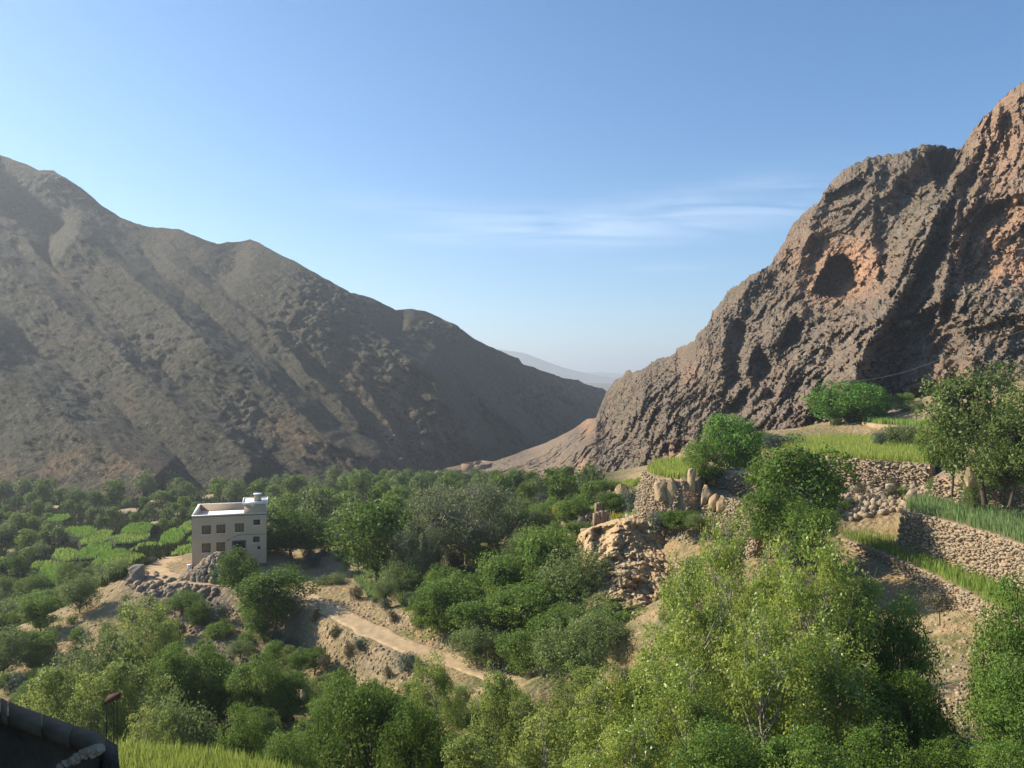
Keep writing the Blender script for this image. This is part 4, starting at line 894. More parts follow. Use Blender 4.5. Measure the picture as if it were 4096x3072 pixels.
mb = empty('water_cabinet', tuple(Pz(189.5, 571, -27.5)), HR, label='small white cabinet standing at the left corner of the house', cat='cabinet')
obj('body', box_me('body', -.3, .3, -.25, .25, 0, .85, MT['white']), mb); obj('lid', box_me('lid', -.34, .34, -.29, .29, .852, .93, MT['white']), mb)
# wire drooping from the tower corner to the lamp
def tube_me(name, pts, r, m, seg=5, r1=None):
    V = []; F = []; n = len(pts); pts = [Vector(p) for p in pts]
    for i, p in enumerate(pts):
        t = (pts[min(i + 1, n - 1)] - pts[max(i - 1, 0)]).normalized(); a = t.orthogonal().normalized(); b = t.cross(a); rr = r if r1 is None else r + (r1 - r) * i / (n - 1)
        for k in range(seg): an = 6.2832 * k / seg; V.append(tuple(p + a * (rr * math.cos(an)) + b * (rr * math.sin(an))))
    for i in range(n - 1):
        for k in range(seg): F.append((i * seg + k, i * seg + (k + 1) % seg, (i + 1) * seg + (k + 1) % seg, (i + 1) * seg + k))
    return np_mesh(name, V, F, m, True)
obj('wire', tube_me('wire', [(10.45, -.05, 4.95), (9, -.06, 4.95), (6.9, -.06, 5.0), (6.2, -.06, 4.85), (5.0, -.06, 4.35)], .025, MT['dark']), house)

MT['rubble'] = m_simple('brown_rubble', (.36, .27, .185), (.25, .185, .125), 1.4, bump=.6, bd=.1, island=.5)
# rubble heap in front of the house
pc = P(212, 577, 113.2); pts = []; sz = []
for i in range(900):
    a = rng.uniform(0, 6.283); r = math.sqrt(rng.rand()) ; rx, ry = 4.6, 2.6; x, y = math.cos(a) * r * rx, math.sin(a) * r * ry
    hgt = 3.7 * max(0, 1 - math.hypot((x - .9) / rx, y / ry) * .98) ** .85
    pts.append((pc.x + x, pc.y + y, -27.6 + hgt + rng.uniform(-.25, .15))); sz.append(rng.uniform(.28, .75) * (1 if rng.rand() < .9 else 1.5))
stone_thing('rubble_heap', (pc.x, pc.y, -27.6), pts, sz, MT['rubble'], 'high heap of angular brown rubble against the front of the house', 'rubble heap')
V = [(0, 0, 3.3)]; 
for k in range(16): a = k / 16 * 6.283; V.append((math.cos(a) * 4.5 + (0), math.sin(a) * 2.5, -.3))
V[0] = (.9, 0, 3.1)
obj('heap_core', np_mesh('heap_core', V, [(0, k + 1, (k + 1) % 16 + 1) for k in range(16)], MT['greystone']), bpy.data.objects['rubble_heap'])
def scatter_stones(name, poly, n, s0, s1, m, label, dz=.0, limit=300, cat='stones', stuff=False):
    p = hit(*in_poly_samples(poly, n).T); p = p[~np.isnan(p[:, 0])]; p[:, 2] += dz; s = s0 + (s1 - s0) * rng.rand(len(p)) ** 3
    if stuff: return joined_stones(name, p, np.repeat(s[:, None], 3, 1), m, label=label)
    return stone_thing(name, tuple(p[0]), p, s, m, label, cat, limit)
scatter_stones('rubble_edge', [(128, 566), (146, 566), (160, 575), (180, 583), (215, 588), (215, 600), (170, 598), (140, 594), (126, 585)], 260, .3, 1.0, MT['rubble'], 'grey stones tipped along the outer edge of the track bend', cat='rubble')
scatter_stones('loose_stones', [(185, 600), (240, 605), (255, 640), (235, 690), (195, 670), (190, 630)], 900, .12, .5, MT['rubble'], 'grey scree scattered down the slope below the track', stuff=True)
scatter_stones('loose_stones', [(300, 612), (345, 630), (430, 665), (445, 690), (400, 700), (330, 680), (300, 650)], 900, .08, .38, MT['stone'], 'pale loose stones on the bank below the road', stuff=True)
scatter_stones('loose_stones', [(320, 596), (420, 615), (520, 645), (520, 660), (440, 652), (330, 605)], 600, .08, .35, MT['boulder'], 'orange clods on the cut bank above the road', stuff=True)
scatter_stones('loose_stones', [(-10, 600), (120, 590), (200, 620), (240, 690), (100, 720), (-10, 720)], 500, .08, .4, MT['boulder'], 'orange stones on the slopes at lower left', stuff=True)
scatter_stones('loose_stones', [(820, 465), (950, 470), (985, 505), (900, 510), (850, 520), (800, 490)], 1800, .18, .8, MT['stone'], 'loose pale rubble on the slope under the upper wheat field', stuff=True)
scatter_stones('loose_stones', [(930, 610), (1024, 600), (1024, 730), (940, 740), (925, 660)], 1200, .06, .3, MT['stone'], 'small stones on the dry soil patch at lower right', stuff=True)
scatter_stones('loose_stones', [(560, 520), (640, 505), (740, 500), (740, 530), (690, 545), (600, 530)], 900, .15, .55, MT['stone'], 'pale stones on the dry shelf above the orange bank', stuff=True)
scatter_stones('loose_stones', [(470, 500), (620, 495), (620, 640), (470, 660), (430, 600)], 600, .15, .6, MT['boulder'], 'orange stones under the trees of the central slope', stuff=True)

# ruined enclosure on the spur ---------------------------------------------------
rc = P(478, 466, 452); ru = empty('ruined_enclosure', tuple(rc), 0, label='low mud-walled ruined enclosure with two rooms on the spur', cat='ruin')
def wseg(u0, v0, u1, v1, d0, d1, h, nm='wall'):
    a, b = P(u0, v0, d0), P(u1, v1, d1); t = (b - a); t.z = 0; t.normalize(); s = Vector((-t.y, t.x, 0)) * .45; V = []
    for q, hh in ((a, h), (b, h)):
        for sg in (-1, 1):
            for zz in (-3, hh): V.append(tuple(q + s * sg + Vector((0, 0, zz)) - rc))
    F = [(0, 1, 3, 2), (4, 6, 7, 5), (0, 4, 5, 1), (2, 3, 7, 6), (1, 5, 7, 3), (0, 2, 6, 4)]; obj(nm, np_mesh(nm, V, F, MT['mud']), ru)
wseg(462, 468, 474, 468.5, 446, 444, 2.3); wseg(474, 468.5, 486.5, 468, 444, 444, 2.0); wseg(462, 467, 481, 463.8, 446, 470, 1.8); wseg(481, 463.8, 494, 465, 470, 462, 1.9); wseg(473, 467.8, 476, 464.6, 445, 465, 1.9); wseg(486.5, 467.8, 494, 465, 444, 462, 1.9)
cb = P(846, 381.5, 150), P(948, 356, 128); V = [cb[0].lerp(cb[1], k / 20) + Vector((0, 0, -4 * .9 * (k / 20) * (1 - k / 20))) for k in range(21)]
V += [cb[1].lerp(P(1060, 318, 108), k / 8) for k in range(1, 9)]
MT['cable'] = m_simple('cable', (.16, .15, .14), (.12, .11, .1), 1)
cbo = obj('power_cable', tube_me('power_cable', V, .022, MT['cable'], 4), label='thin cable slung across the dark rock alcove', cat='cable')

# ------------------------------------------------------------------ parapet at lower left
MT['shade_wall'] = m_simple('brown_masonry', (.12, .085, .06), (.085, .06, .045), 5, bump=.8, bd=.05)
ZP = -2.2; o0 = Pz(106, 735, ZP); par = empty('parapet', (o0.x, o0.y, -3.6), 0, label='dark shaded stone parapet with grey concrete coping at bottom left corner', cat='parapet')
out = [Pz(-140, 650, ZP), Pz(0, 697, ZP), Pz(8, 701.5, ZP), Pz(42, 714, ZP), Pz(75, 725, ZP), Pz(106, 735.5, ZP)]
inn = [Pz(-140, 661, ZP), Pz(0, 711.6, ZP), Pz(8, 714.5, ZP), Pz(42, 726, ZP), Pz(70, 735.5, ZP), Pz(90, 742, ZP)]
base = Vector(par.location)
for i in range(5):
    a, b, c, d = out[i], out[i + 1], inn[i + 1], inn[i]; e1 = (b - a).normalized() * .004
    V = [tuple(q - base + Vector((0, 0, z))) for z in (-.075, 0) for q in (a + e1, b - e1, c - e1, d + e1)]
    # slight tooling ridges come from the bump; each slab is one piece
    obj('coping_slab', np_mesh('coping_slab', V, [(0, 1, 2, 3), (4, 7, 6, 5), (0, 4, 5, 1), (1, 5, 6, 2), (2, 6, 7, 3), (3, 7, 4, 0)], MT['concrete']), par)
e1 = Vector((.0, 0, 0)); a, b = out[0], out[-1]; c, d = inn[-1], inn[0]; t = (b - a).normalized(); nrm = Vector((t.y, -t.x, 0))
V = [tuple(q - base + Vector((0, 0, z))) for z in (-1.6, -.076) for q in (a - nrm * -.03, b + nrm * .03, c - nrm * .03, d - nrm * .03)]
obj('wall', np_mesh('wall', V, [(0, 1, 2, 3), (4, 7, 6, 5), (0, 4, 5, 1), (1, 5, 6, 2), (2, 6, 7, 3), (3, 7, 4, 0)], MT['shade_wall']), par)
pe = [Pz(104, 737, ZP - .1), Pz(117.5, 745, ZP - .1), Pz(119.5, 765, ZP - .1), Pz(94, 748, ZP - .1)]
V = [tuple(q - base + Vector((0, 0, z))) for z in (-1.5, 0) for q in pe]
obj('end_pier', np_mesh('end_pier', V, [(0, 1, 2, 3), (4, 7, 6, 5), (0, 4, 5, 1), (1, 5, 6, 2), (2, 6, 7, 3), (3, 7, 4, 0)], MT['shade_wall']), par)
MT['rstone'] = m_simple('river_stone', (.42, .27, .17), (.30, .22, .17), 9, bump=.3, bd=.01)
for u, v, s in ((97, 750, .075), (91, 750, .06), (86, 751, .055), (82, 754, .05), (77, 757, .05), (71, 760, .055), (66, 763, .05), (60, 767, .05), (84, 757, .04), (76, 762, .04), (92, 755, .045)):
    p = P(u, v, 4.78 + (u - 80) * .001); o = bpy.data.objects.new('stone', boulder_me(int(u), MT['rstone'], 2)); link(o, par); o.location = p - base; o.scale = (s * 1.2, s, s); o.rotation_euler = (0, rng.uniform(-.5, .5), 0)
MT['blue'] = m_simple('blue_plastic', (.02, .07, .14), (.015, .05, .10), 8, rough=.4)
V = [tuple(P(u, v, d) - base) for u, v, d in ((72, 775, 4.72), (84, 763, 4.72), (96, 756, 4.73), (106, 758, 4.76), (108, 775, 4.74), (90, 790, 4.7))]
V2_ = [(x, y + .1, z) for x, y, z in V]; F = [(0, 1, 2, 3), (0, 3, 4, 5)]
F2 = [(i, (i + 1) % 6, (i + 1) % 6 + 6, i + 6) for i in range(6)] + [(9, 8, 7, 6), (11, 10, 9, 6)]
obj('tarpaulin', np_mesh('tarpaulin', V + V2_, F + F2, MT['blue']), label='dark blue sheet tucked against the parapet stones at bottom left', cat='sheet')
# end wall of the terrace house beyond the left edge of the view: it shades the parapet
hw = empty('terrace_house', (-5.6, 4.0, -3.6), 0, label='end wall of the viewpoint house just outside the left edge', cat='house')
obj('wall', box_me('wall', -.7, .9, -7, 2.6, 0, 6.0, MT['mud']), hw); obj('roof', box_me('roof', -.9, 1.05, -7.2, 2.75, 6.002, 6.2, MT['concrete']), hw)
# rusty tray on stakes
MT['rust'] = m_simple('rust', (.10, .04, .025), (.05, .025, .015), 6, rough=.8); sk = P(112, 700, 19.5)
st = empty('rusty_tray', (sk.x, sk.y, -13.95), .3, label='small rusty brown tray propped on thin dark stakes by the wheat', cat='tray')
hz = sk.z + 13.95
obj('tray', np_mesh('tray', [(-.17, -.1, hz - .06), (.17, -.1, hz + .04), (.2, .12, hz + .1), (-.14, .12, hz + .02), (-.14, -.08, hz + .04), (.14, -.08, hz + .13), (.15, .1, hz + .15), (-.1, .1, hz + .1)], [(0, 1, 2, 3), (4, 7, 6, 5), (0, 4, 5, 1), (1, 5, 6, 2), (2, 6, 7, 3), (3, 7, 4, 0)], MT['rust']), st)
for x, y in ((-.14, -.06), (.13, .03), (.02, .1)): obj('stake', tube_me('stake', [(x, y, -.1), (x * .9, y, hz * .5), (x * .8, y, hz)], .012, MT['dark'], 5), st)

# ------------------------------------------------------------------ trees and shrubs
L['walnut'] = m_leaf('dark_leaf', (.055, .115, .018), (.12, .21, .030), (.20, .26, .045), .34, .12)
L['mid'] = m_leaf('mid_leaf', (.080, .155, .028), (.165, .275, .050), (.27, .33, .065), .38, .12)
L['bright'] = m_leaf('bright_leaf', (.08, .20, .028), (.145, .29, .045), (.2, .32, .06), .36, .12)
L['poplar'] = m_leaf('poplar_leaf', (.15, .225, .035), (.29, .385, .065), (.46, .48, .10), .43, .3, .35)
L['olive'] = m_leaf('grey_green_leaf', (.115, .17, .055), (.195, .255, .085), (.28, .32, .10), .34, .12)
L['pale'] = m_leaf('pale_grey_leaf', (.13, .16, .075), (.21, .235, .11), (.28, .30, .12), .28, .12)
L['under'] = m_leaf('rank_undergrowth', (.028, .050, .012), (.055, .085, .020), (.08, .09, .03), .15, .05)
L['airy'] = m_leaf('open_leaf', (.07, .125, .03), (.15, .21, .05), (.24, .27, .07), .32)
L['willow'] = m_leaf('willow_leaf', (.15, .22, .05), (.27, .34, .08), (.40, .42, .10), .42, .2)
L['blue'] = m_leaf('blue_shrub_leaf', (.065, .10, .07), (.11, .15, .10), (.13, .16, .10), .2)
L['yellow'] = m_leaf('yellow_broom', (.30, .30, .03), (.48, .45, .05), (.55, .5, .06), .3)
L['brown'] = m_leaf('dry_scrub', (.10, .095, .05), (.16, .14, .075), (.2, .17, .09), .2)
MT['bark'] = m_simple('dark_bark', (.10, .075, .055), (.07, .052, .04), 5, bump=.5, bd=.03)
MT['palebark'] = m_simple('pale_bark', (.38, .34, .28), (.27, .23, .18), 4, bump=.4, bd=.02)
def tree_proto(key, w, h, base, lobes, nleaf, leaf, lmat, bark, shape='round', lobe_r=.26, seed=0, twigs=0, trunk_r=None, fill=.45):
    r = np.random.RandomState(seed + 500); cz = (base + 1) / 2 * h; rz = (1 - base) / 2 * h; C = []
    for i in range(lobes):
        for _ in range(40):
            q = r.normal(size=3); q /= np.linalg.norm(q); rad = r.uniform(.35, .86) ** .6
            if shape == 'poplar':
                t = r.rand(); prof = max(.3, 1 - abs((t - .42) / .74) ** 2.6); a = r.uniform(0, 6.28); rr = prof * r.rand() ** .42; bx = .10 * math.sin(seed + t * 5)
                q = np.array([(math.cos(a) * rr * .44 + bx) * w, (math.sin(a) * rr * .44 + bx * .5) * w, h * (base + (1 - base) * t * (.80 + .16 * r.rand()))]); break
            q = q * rad; q[2] = q[2] if q[2] > -.75 else -.5
            q = np.array([q[0] * w * .40, q[1] * w * .40, cz + q[2] * rz * .84]); break
        C.append(q)
    C = np.array(C); lr = lobe_r * w * .5 * r.uniform(.6, 1.35, lobes) * (1.0 if shape != 'poplar' else .9)
    lw = lr ** 2; li = r.choice(lobes, nleaf, p=lw / lw.sum()); d = r.normal(size=(nleaf, 3)); d /= np.linalg.norm(d, axis=1)[:, None]
    rad = lr[li] * (fill + (1 - fill) * r.rand(nleaf) ** .5) * r.choice([1, 1, 1, 1.25], nleaf)
    sc = np.array([1, 1, 1.05 if shape == 'poplar' else .78]); pos = C[li] + d * rad[:, None] * sc
    pos += .06 * w * np.stack([fbm(pos * 3 / w + k * 20, 2) for k in (1, 2, 3)], -1)
    keep = fbm(pos * (5.5 / w) + seed, 2) > dict(airy=-.05, poplar=-.09).get(shape, -.16); pos = pos[keep]; d = d[keep]; li = li[keep]; n = len(pos)
    nn = d * .5 + r.normal(size=(n, 3)) * .55 + np.array([0, 0, .35]); nn /= np.linalg.norm(nn, axis=1)[:, None]
    t1 = np.cross(nn, r.normal(size=(n, 3))); t1 /= np.linalg.norm(t1, axis=1)[:, None]; t2 = np.cross(nn, t1)
    s = leaf * r.uniform(.6, 1.4, n)[:, None]; V = np.empty((n, 4, 3)); V[:, 0] = pos - t1 * s * .62; V[:, 1] = pos - t2 * s * .40 + nn * s * .08; V[:, 2] = pos + t1 * s * .62; V[:, 3] = pos + t2 * s * .40 + nn * s * .08
    F = np.arange(n * 4).reshape(n, 4); me = np_mesh('crown', V.reshape(-1, 3), F, lmat)
    cl = r.rand(lobes); vattr(me, 'tint', np.repeat(np.clip(r.rand(n) * .75 + cl[li] * .25, 0, 1), 4)); vattr(me, 'clump', np.repeat(np.clip(cl[li] ** 2 + r.rand(n) * .25 - .1, 0, 1), 4))
    # trunk and limbs
    tr = trunk_r or max(.05, h * .022); VV_ = []; FF_ = []
    def tube(pts, r0, r1, seg=6):
        k0 = len(VV_); m = len(pts)
        for i, p in enumerate(pts):
            t = (pts[min(i + 1, m - 1)] - pts[max(i - 1, 0)]); t = t / (np.linalg.norm(t) + 1e-9); a = np.cross(t, [.3, .8, .1]); a /= np.linalg.norm(a); b = np.cross(t, a); rr = r0 + (r1 - r0) * i / (m - 1)
            for s_ in range(seg): an = 6.2832 * s_ / seg; VV_.append(p + a * rr * math.cos(an) + b * rr * math.sin(an))
        for i in range(m - 1):
            for s_ in range(seg): FF_.append((k0 + i * seg + s_, k0 + i * seg + (s_ + 1) % seg, k0 + (i + 1) * seg + (s_ + 1) % seg, k0 + (i + 1) * seg + s_))
    topz = h * (base + (1 - base) * (.72 if shape == 'poplar' else .38)); n_ = 6; ax = [np.array([0, 0, -1.2])]
    for i in range(1, n_ + 1): ax.append(np.array([r.normal() * .02 * h, r.normal() * .02 * h, topz * i / n_]))
    tube(ax, tr, tr * .35, 7)
    idx = r.permutation(lobes)[:min(lobes, 34)]
    for i in idx:
        e = C[i]; zs = max(.12 * h, min(topz * .95, e[2] * (.55 if shape != 'poplar' else .72) - .05 * h)); k = zs / topz * n_; a = ax[min(n_ - 1, max(1, int(k)))]; s_ = np.array([a[0], a[1], zs])
        mid = (s_ + e) / 2 + np.array([0, 0, -.04 * h if shape != 'poplar' else -.02 * h]) + r.normal(size=3) * .02 * h
        tube([s_, mid, e], tr * (.62 if shape == 'poplar' else .5), tr * (.2 if shape == 'poplar' else .14), 4)
        for _ in range(3):
            e2 = e + r.normal(size=3) * lr[i] * np.array([.6, .6, .5]); tube([mid * .4 + e * .6, e2], tr * .14, tr * .04, 3)
    for _ in range(twigs):
        e = C[idx[r.randint(len(idx))]]; a = e; b = a + (np.clip(r.normal(size=3), -1.5, 1.5) * .075 + np.array([0, 0, .05])) * w; tube([a, b], .018 * w / 6, .006 * w / 6, 3)
    tm = np_mesh('trunk', np.array(VV_), np.array(FF_), bark, True)
    return (tm, me, w, h, lmat, bark)
PR = {}
def proto(key):
    if key in PR: return PR[key]
    k, i = key.rsplit('_', 1); i = int(i); B = MT['bark']; Q = MT['palebark']
    S = dict(
        walnut=lambda: tree_proto(key, 9, 9, .10, 34, 15000, .22, L['walnut'], B, seed=i, lobe_r=.36),
        mid=lambda: tree_proto(key, 8, 7.5, .06, 34, 15000, .19, L['mid'], B, seed=10 + i, lobe_r=.36),
        bright=lambda: tree_proto(key, 10, 8.5, .05, 40, 16000, .24, L['bright'], B, seed=20 + i, lobe_r=.34),
        olive=lambda: tree_proto(key, 8, 7, .06, 34, 14000, .17, L['olive'], B, seed=30 + i, lobe_r=.36),
        bare=lambda: tree_proto(key, 15, 11, .08, 70, 34000, .19, L['pale'], Q, seed=40 + i, lobe_r=.25, twigs=350, shape='airy'),
        airy=lambda: tree_proto(key, 9, 8, .0, 60, 17000, .17, L['airy'], B, seed=50 + i, lobe_r=.26, shape='airy', twigs=150),
        poplar=lambda: tree_proto(key, 7, 10.5, 0.0, 95, 38000, .12, L['poplar'], Q, seed=60 + i, lobe_r=.27, shape='poplar', trunk_r=.12, twigs=200),
        willow=lambda: tree_proto(key, 4.6, 7.5, 0.02, 64, 24000, .11, L['willow'], Q, seed=70 + i, lobe_r=.30, shape='poplar', trunk_r=.09, twigs=150),
        green=lambda: tree_proto(key, 6.5, 8, .08, 60, 30000, .115, L['mid'], B, seed=80 + i, lobe_r=.30),
        dark=lambda: tree_proto(key, 6.5, 7.5, .10, 60, 28000, .12, L['walnut'], B, seed=85 + i, lobe_r=.30, twigs=80),
        farmid=lambda: tree_proto(key, 7, 6, .04, 16, 2600, .38, L['mid'], B, seed=90 + i, lobe_r=.44),
        farolive=lambda: tree_proto(key, 7, 5.5, .04, 16, 2600, .36, L['olive'], B, seed=95 + i, lobe_r=.44),
        fardark=lambda: tree_proto(key, 7, 6.5, .04, 16, 2600, .38, L['walnut'], B, seed=99 + i, lobe_r=.42),
        shrub=lambda: tree_proto(key, 2.2, 1.6, -.1, 14, 3000, .10, L['mid'], B, seed=110 + i, lobe_r=.50, trunk_r=.04),
        blue=lambda: tree_proto(key, 2.6, 2.0, -.1, 14, 4200, .10, L['blue'], B, seed=120 + i, lobe_r=.50, trunk_r=.04),
        dry=lambda: tree_proto(key, 2.2, 1.4, -.1, 14, 2400, .09, L['brown'], B, seed=130 + i, lobe_r=.5, trunk_r=.04, twigs=60),
        yellow=lambda: tree_proto(key, 2.4, 1.8, -.1, 16, 3600, .09, L['yellow'], B, seed=140 + i, lobe_r=.5, trunk_r=.04))
    PR[key] = S[k](); return PR[key]
NAMEK = dict(walnut='walnut_tree', mid='leafy_tree', bright='leafy_tree', olive='grey_green_tree', bare='almond_tree', airy='leafy_tree', poplar='poplar_tree', willow='young_poplar_tree', green='leafy_tree', dark='leafy_tree', farmid='leafy_tree', farolive='grey_green_tree', fardark='leafy_tree', shrub='shrub', blue='shrub', dry='shrub', yellow='broom_shrub')
CATK = dict(shrub='shrub', blue='shrub', dry='shrub', yellow='shrub')
def place(kind, x, y, w, h, label, group=None, var=None, z=None):
    var = var if var is not None else rng.randint(2); tm, cm, pw, ph, *_ = proto('%s_%d' % (kind, var)); zg = (gz(x, y) if z is None else z) - .1
    e = empty(NAMEK[kind], (x, y, zg), rng.uniform(0, 6.28), label=label, cat=CATK.get(kind, 'tree'), group=group)
    s = w / pw; e.scale = (s, s, h / ph * 1.05)
    part = 'trunk' if kind not in CATK else 'stem'
    obj(part, tm, e); obj('crown' if kind not in CATK else 'foliage', cm, e); return e
def tr(kind, u, vtop, wpx, d, label, vbase=None, var=None, minh=0, **k):
    """a tree whose crown tops out at picture row vtop, d metres away; it stands on the ground there"""
    p = P(u, vtop, d); w = wpx / FX * d * (1.35 if kind in ('poplar', 'willow') else 1.0 if kind in CATK else 1.3); zg = gz(p.x, d) if vbase is None else P(u, vbase, d).z; h = p.z - zg
    if h < w * .55 or h > w * 3.2: print('TREE?', kind, u, vtop, d, 'w %.1f h %.1f' % (w, h))
    hh = max(h, w * .5)
    return place(kind, p.x, d, w, hh, label, z=(p.z - hh if hh != h else zg), var=var, **k)
tr('walnut', 378, 499, 78, 112, 'big dark green round tree standing alone in the centre left of the grey-green one', var=0)
tr('walnut', 292, 508, 62, 132, 'dark green tree directly right of the white house', var=1)
tr('walnut', 238, 549, 38, 107, 'dark tree with visible trunk in front of the house doorway', var=1)
tr('walnut', 275, 566, 66, 101, 'dense dark tree shading the road bend right of the house', var=0)
tr('mid', 262, 590, 40, 98, 'mid-green tree leaning left beside the dense dark roadside tree')
tr('mid', 310, 515, 46, 136, 'rounded green tree right behind the dark tree beside the house')
tr('bright', 850, 381, 64, 150, 'big bright green round tree at the foot of the dark rock alcove', var=0, vbase=427)
tr('bright', 868, 383, 34, 152, 'smaller bright green tree fused to the right of the round cliff-foot tree', var=1, vbase=424)
tr('bright', 730, 411, 50, 100, 'upright leafy tree with bright crown between grass plot and ploughed strip', var=1, vbase=484)
tr('mid', 706, 440, 38, 97, 'lower duller tree leaning against the left of the upright leafy tree', vbase=487)
tr('walnut', 800, 440, 88, 80, 'broad spreading tree casting the big shadow below the wheat field', var=0, vbase=548)
tr('walnut', 776, 486, 66, 74, 'dense lower tree at the left foot of the broad spreading tree', var=1, vbase=556)
tr('mid', 808, 505, 50, 70, 'leafy bush-like tree just above the pointed poplar tip', var=0, vbase=560)
tr('airy', 985, 362, 112, 74, 'tall open-branched tree at the right edge above the stone walls', var=1, vbase=484)
tr('airy', 1030, 372, 80, 68, 'second open tree cut by the right edge of the view', var=0, vbase=490)
tr('mid', 952, 402, 46, 78, 'lower leafy tree tucked left of the tall open-branched tree', var=0, vbase=482)
tr('airy', 1010, 410, 76, 70, 'low-branched tree filling the right edge beneath the tall open one', var=0, vbase=492)
tr('bare', 466, 480, 108, 116, 'huge half-bare grey-green tree in the centre of the wood', var=0)
tr('bare', 420, 520, 50, 108, 'smaller half-bare grey tree at the left flank of the huge grey one', var=0)
center = [('mid', 545, 520, 62, 92), ('olive', 578, 544, 66, 84), ('mid', 505, 548, 62, 92), ('mid', 455, 572, 60, 90), ('mid', 532, 578, 68, 82), ('olive', 592, 592, 60, 78), ('walnut', 440, 596, 48, 88),
          ('mid', 482, 596, 60, 84), ('mid', 562, 612, 60, 74), ('mid', 620, 598, 66, 76), ('olive', 402, 560, 42, 104), ('mid', 424, 545, 36, 110), ('mid', 510, 505, 42, 122), ('mid', 552, 498, 44, 132), ('mid', 588, 492, 26, 150),
          ('walnut', 432, 500, 46, 150), ('olive', 478, 622, 44, 80), ('mid', 525, 630, 46, 76), ('mid', 415, 590, 36, 96), ('olive', 548, 555, 40, 94), ('mid', 490, 570, 40, 100)]
desc = {'mid': 'mid-green', 'olive': 'dull grey-green', 'walnut': 'dark green', 'bright': 'bright green'}
center.sort(key=lambda a: a[1])
for i, (k, u, v, w, d) in enumerate(center):
    row = 'upper' if v < 535 else 'middle' if v < 575 else 'lower'
    same = [c for c in center if (('upper' if c[2] < 535 else 'middle' if c[2] < 575 else 'lower') == row and c[0] == k)]; o_ = same.index((k, u, v, w, d)) + 1
    tr(k, u, v, w, d, '%s tree, %s row of the central wood, %s of its colour from left' % (desc[k], row, ['first', 'second', 'third', 'fourth', 'fifth', 'sixth', 'seventh', 'eighth', 'ninth', 'tenth', 'eleventh', 'twelfth'][o_ - 1]), group='trees of the central wood')
tr('olive', 570, 618, 62, 62, 'grey-green leafy tree below the central wood left of the tall poplars')
tr('willow', 580, 662, 46, 56, 'slim pale tree beside the clay bank at lower centre')
tr('blue', 410, 652, 25, 80, 'round blue-grey bush at the lower edge of the road', vbase=674)
tr('poplar', 436, 654, 40, 57, 'young poplar whose tip covers the road edge', var=0)
tr('willow', 496, 664, 44, 51, 'pale thin poplar with a visible grey trunk at lower centre', var=1)
tr('willow', 522, 690, 40, 49, 'small pale poplar right of the thin one with visible trunk', var=0)
tr('dark', 372, 668, 84, 50, 'dark leafy tree with black forked trunk at the bottom centre', var=0)
tr('dark', 412, 700, 66, 47, 'second dark tree merging with the forked one on its right', var=1)
tr('green', 340, 672, 52, 62, 'soft green tree behind the dark forked tree', var=0)
tr('green', 318, 705, 50, 52, 'rounded green tree left of the dark forked trunk', var=1)
tr('green', 286, 726, 56, 46, 'low green bush-like tree right behind the near wheat field', var=0)
tr('green', 240, 704, 46, 50, 'leafy young tree behind the near wheat field', var=1)
tr('green', 206, 646, 56, 69, 'green tree with clumped crown left of the bare slope', var=0)
tr('green', 256, 652, 54, 67, 'green tree with bare earth showing under it at lower left', var=1)
tr('green', 290, 668, 44, 68, 'small green tree right of the pair on the lower left slope', var=0)
tr('willow', 143, 592, 50, 76, 'tall slender tree with long bare trunk below the track bend', var=0)
tr('willow', 160, 618, 30, 74, 'slim shoot tree just right of the long-trunked one', var=1)
tr('olive', 100, 628, 58, 72, 'grey-green tree on the lower left slope', var=0)
tr('willow', 60, 660, 58, 60, 'yellow-green bushy poplar above the parapet', var=1)
tr('willow', 92, 668, 46, 58, 'yellowish poplar right of the bushy one above the parapet', var=0)
tr('willow', 128, 655, 56, 60, 'airy poplar between the yellowish one and the slope', var=1)
tr('willow', 30, 690, 48, 54, 'pale yellow thicket tree at the left edge above the parapet', var=0)
tr('green', 172, 640, 46, 68, 'mid-green tree between the long trunk and the clumped crown', var=0)
tr('olive', 180, 690, 58, 56, 'grey-green shrubby tree behind the rusty tray', var=1)
tr('willow', 145, 700, 44, 50, 'thin light tree directly behind the rusty tray', var=0)
tr('mid', 50, 588, 48, 116, 'bright yellow-green tree at the near end of the valley plots', var=0)
tr('mid', 76, 582, 38, 120, 'second yellow-green tree at the near end of the valley plots', var=1)
tr('olive', 96, 573, 42, 124, 'grey-green tree between the valley plots and the orange slope', var=0)
tr('olive', 18, 596, 52, 118, 'grey-green tree at the left edge below the valley plots', var=1)
tr('mid', 72, 612, 44, 106, 'dark-edged green tree on the crest of the orange slope', var=1)
tr('olive', 116, 558, 34, 130, 'small grey tree nearest the outer bend of the track', var=0)
tr('olive', -5, 640, 60, 100, 'tree cut by the left edge under the orange slope', var=0)
tr('mid', 62, 640, 34, 100, 'small tree on the orange spur at the far left', var=0)
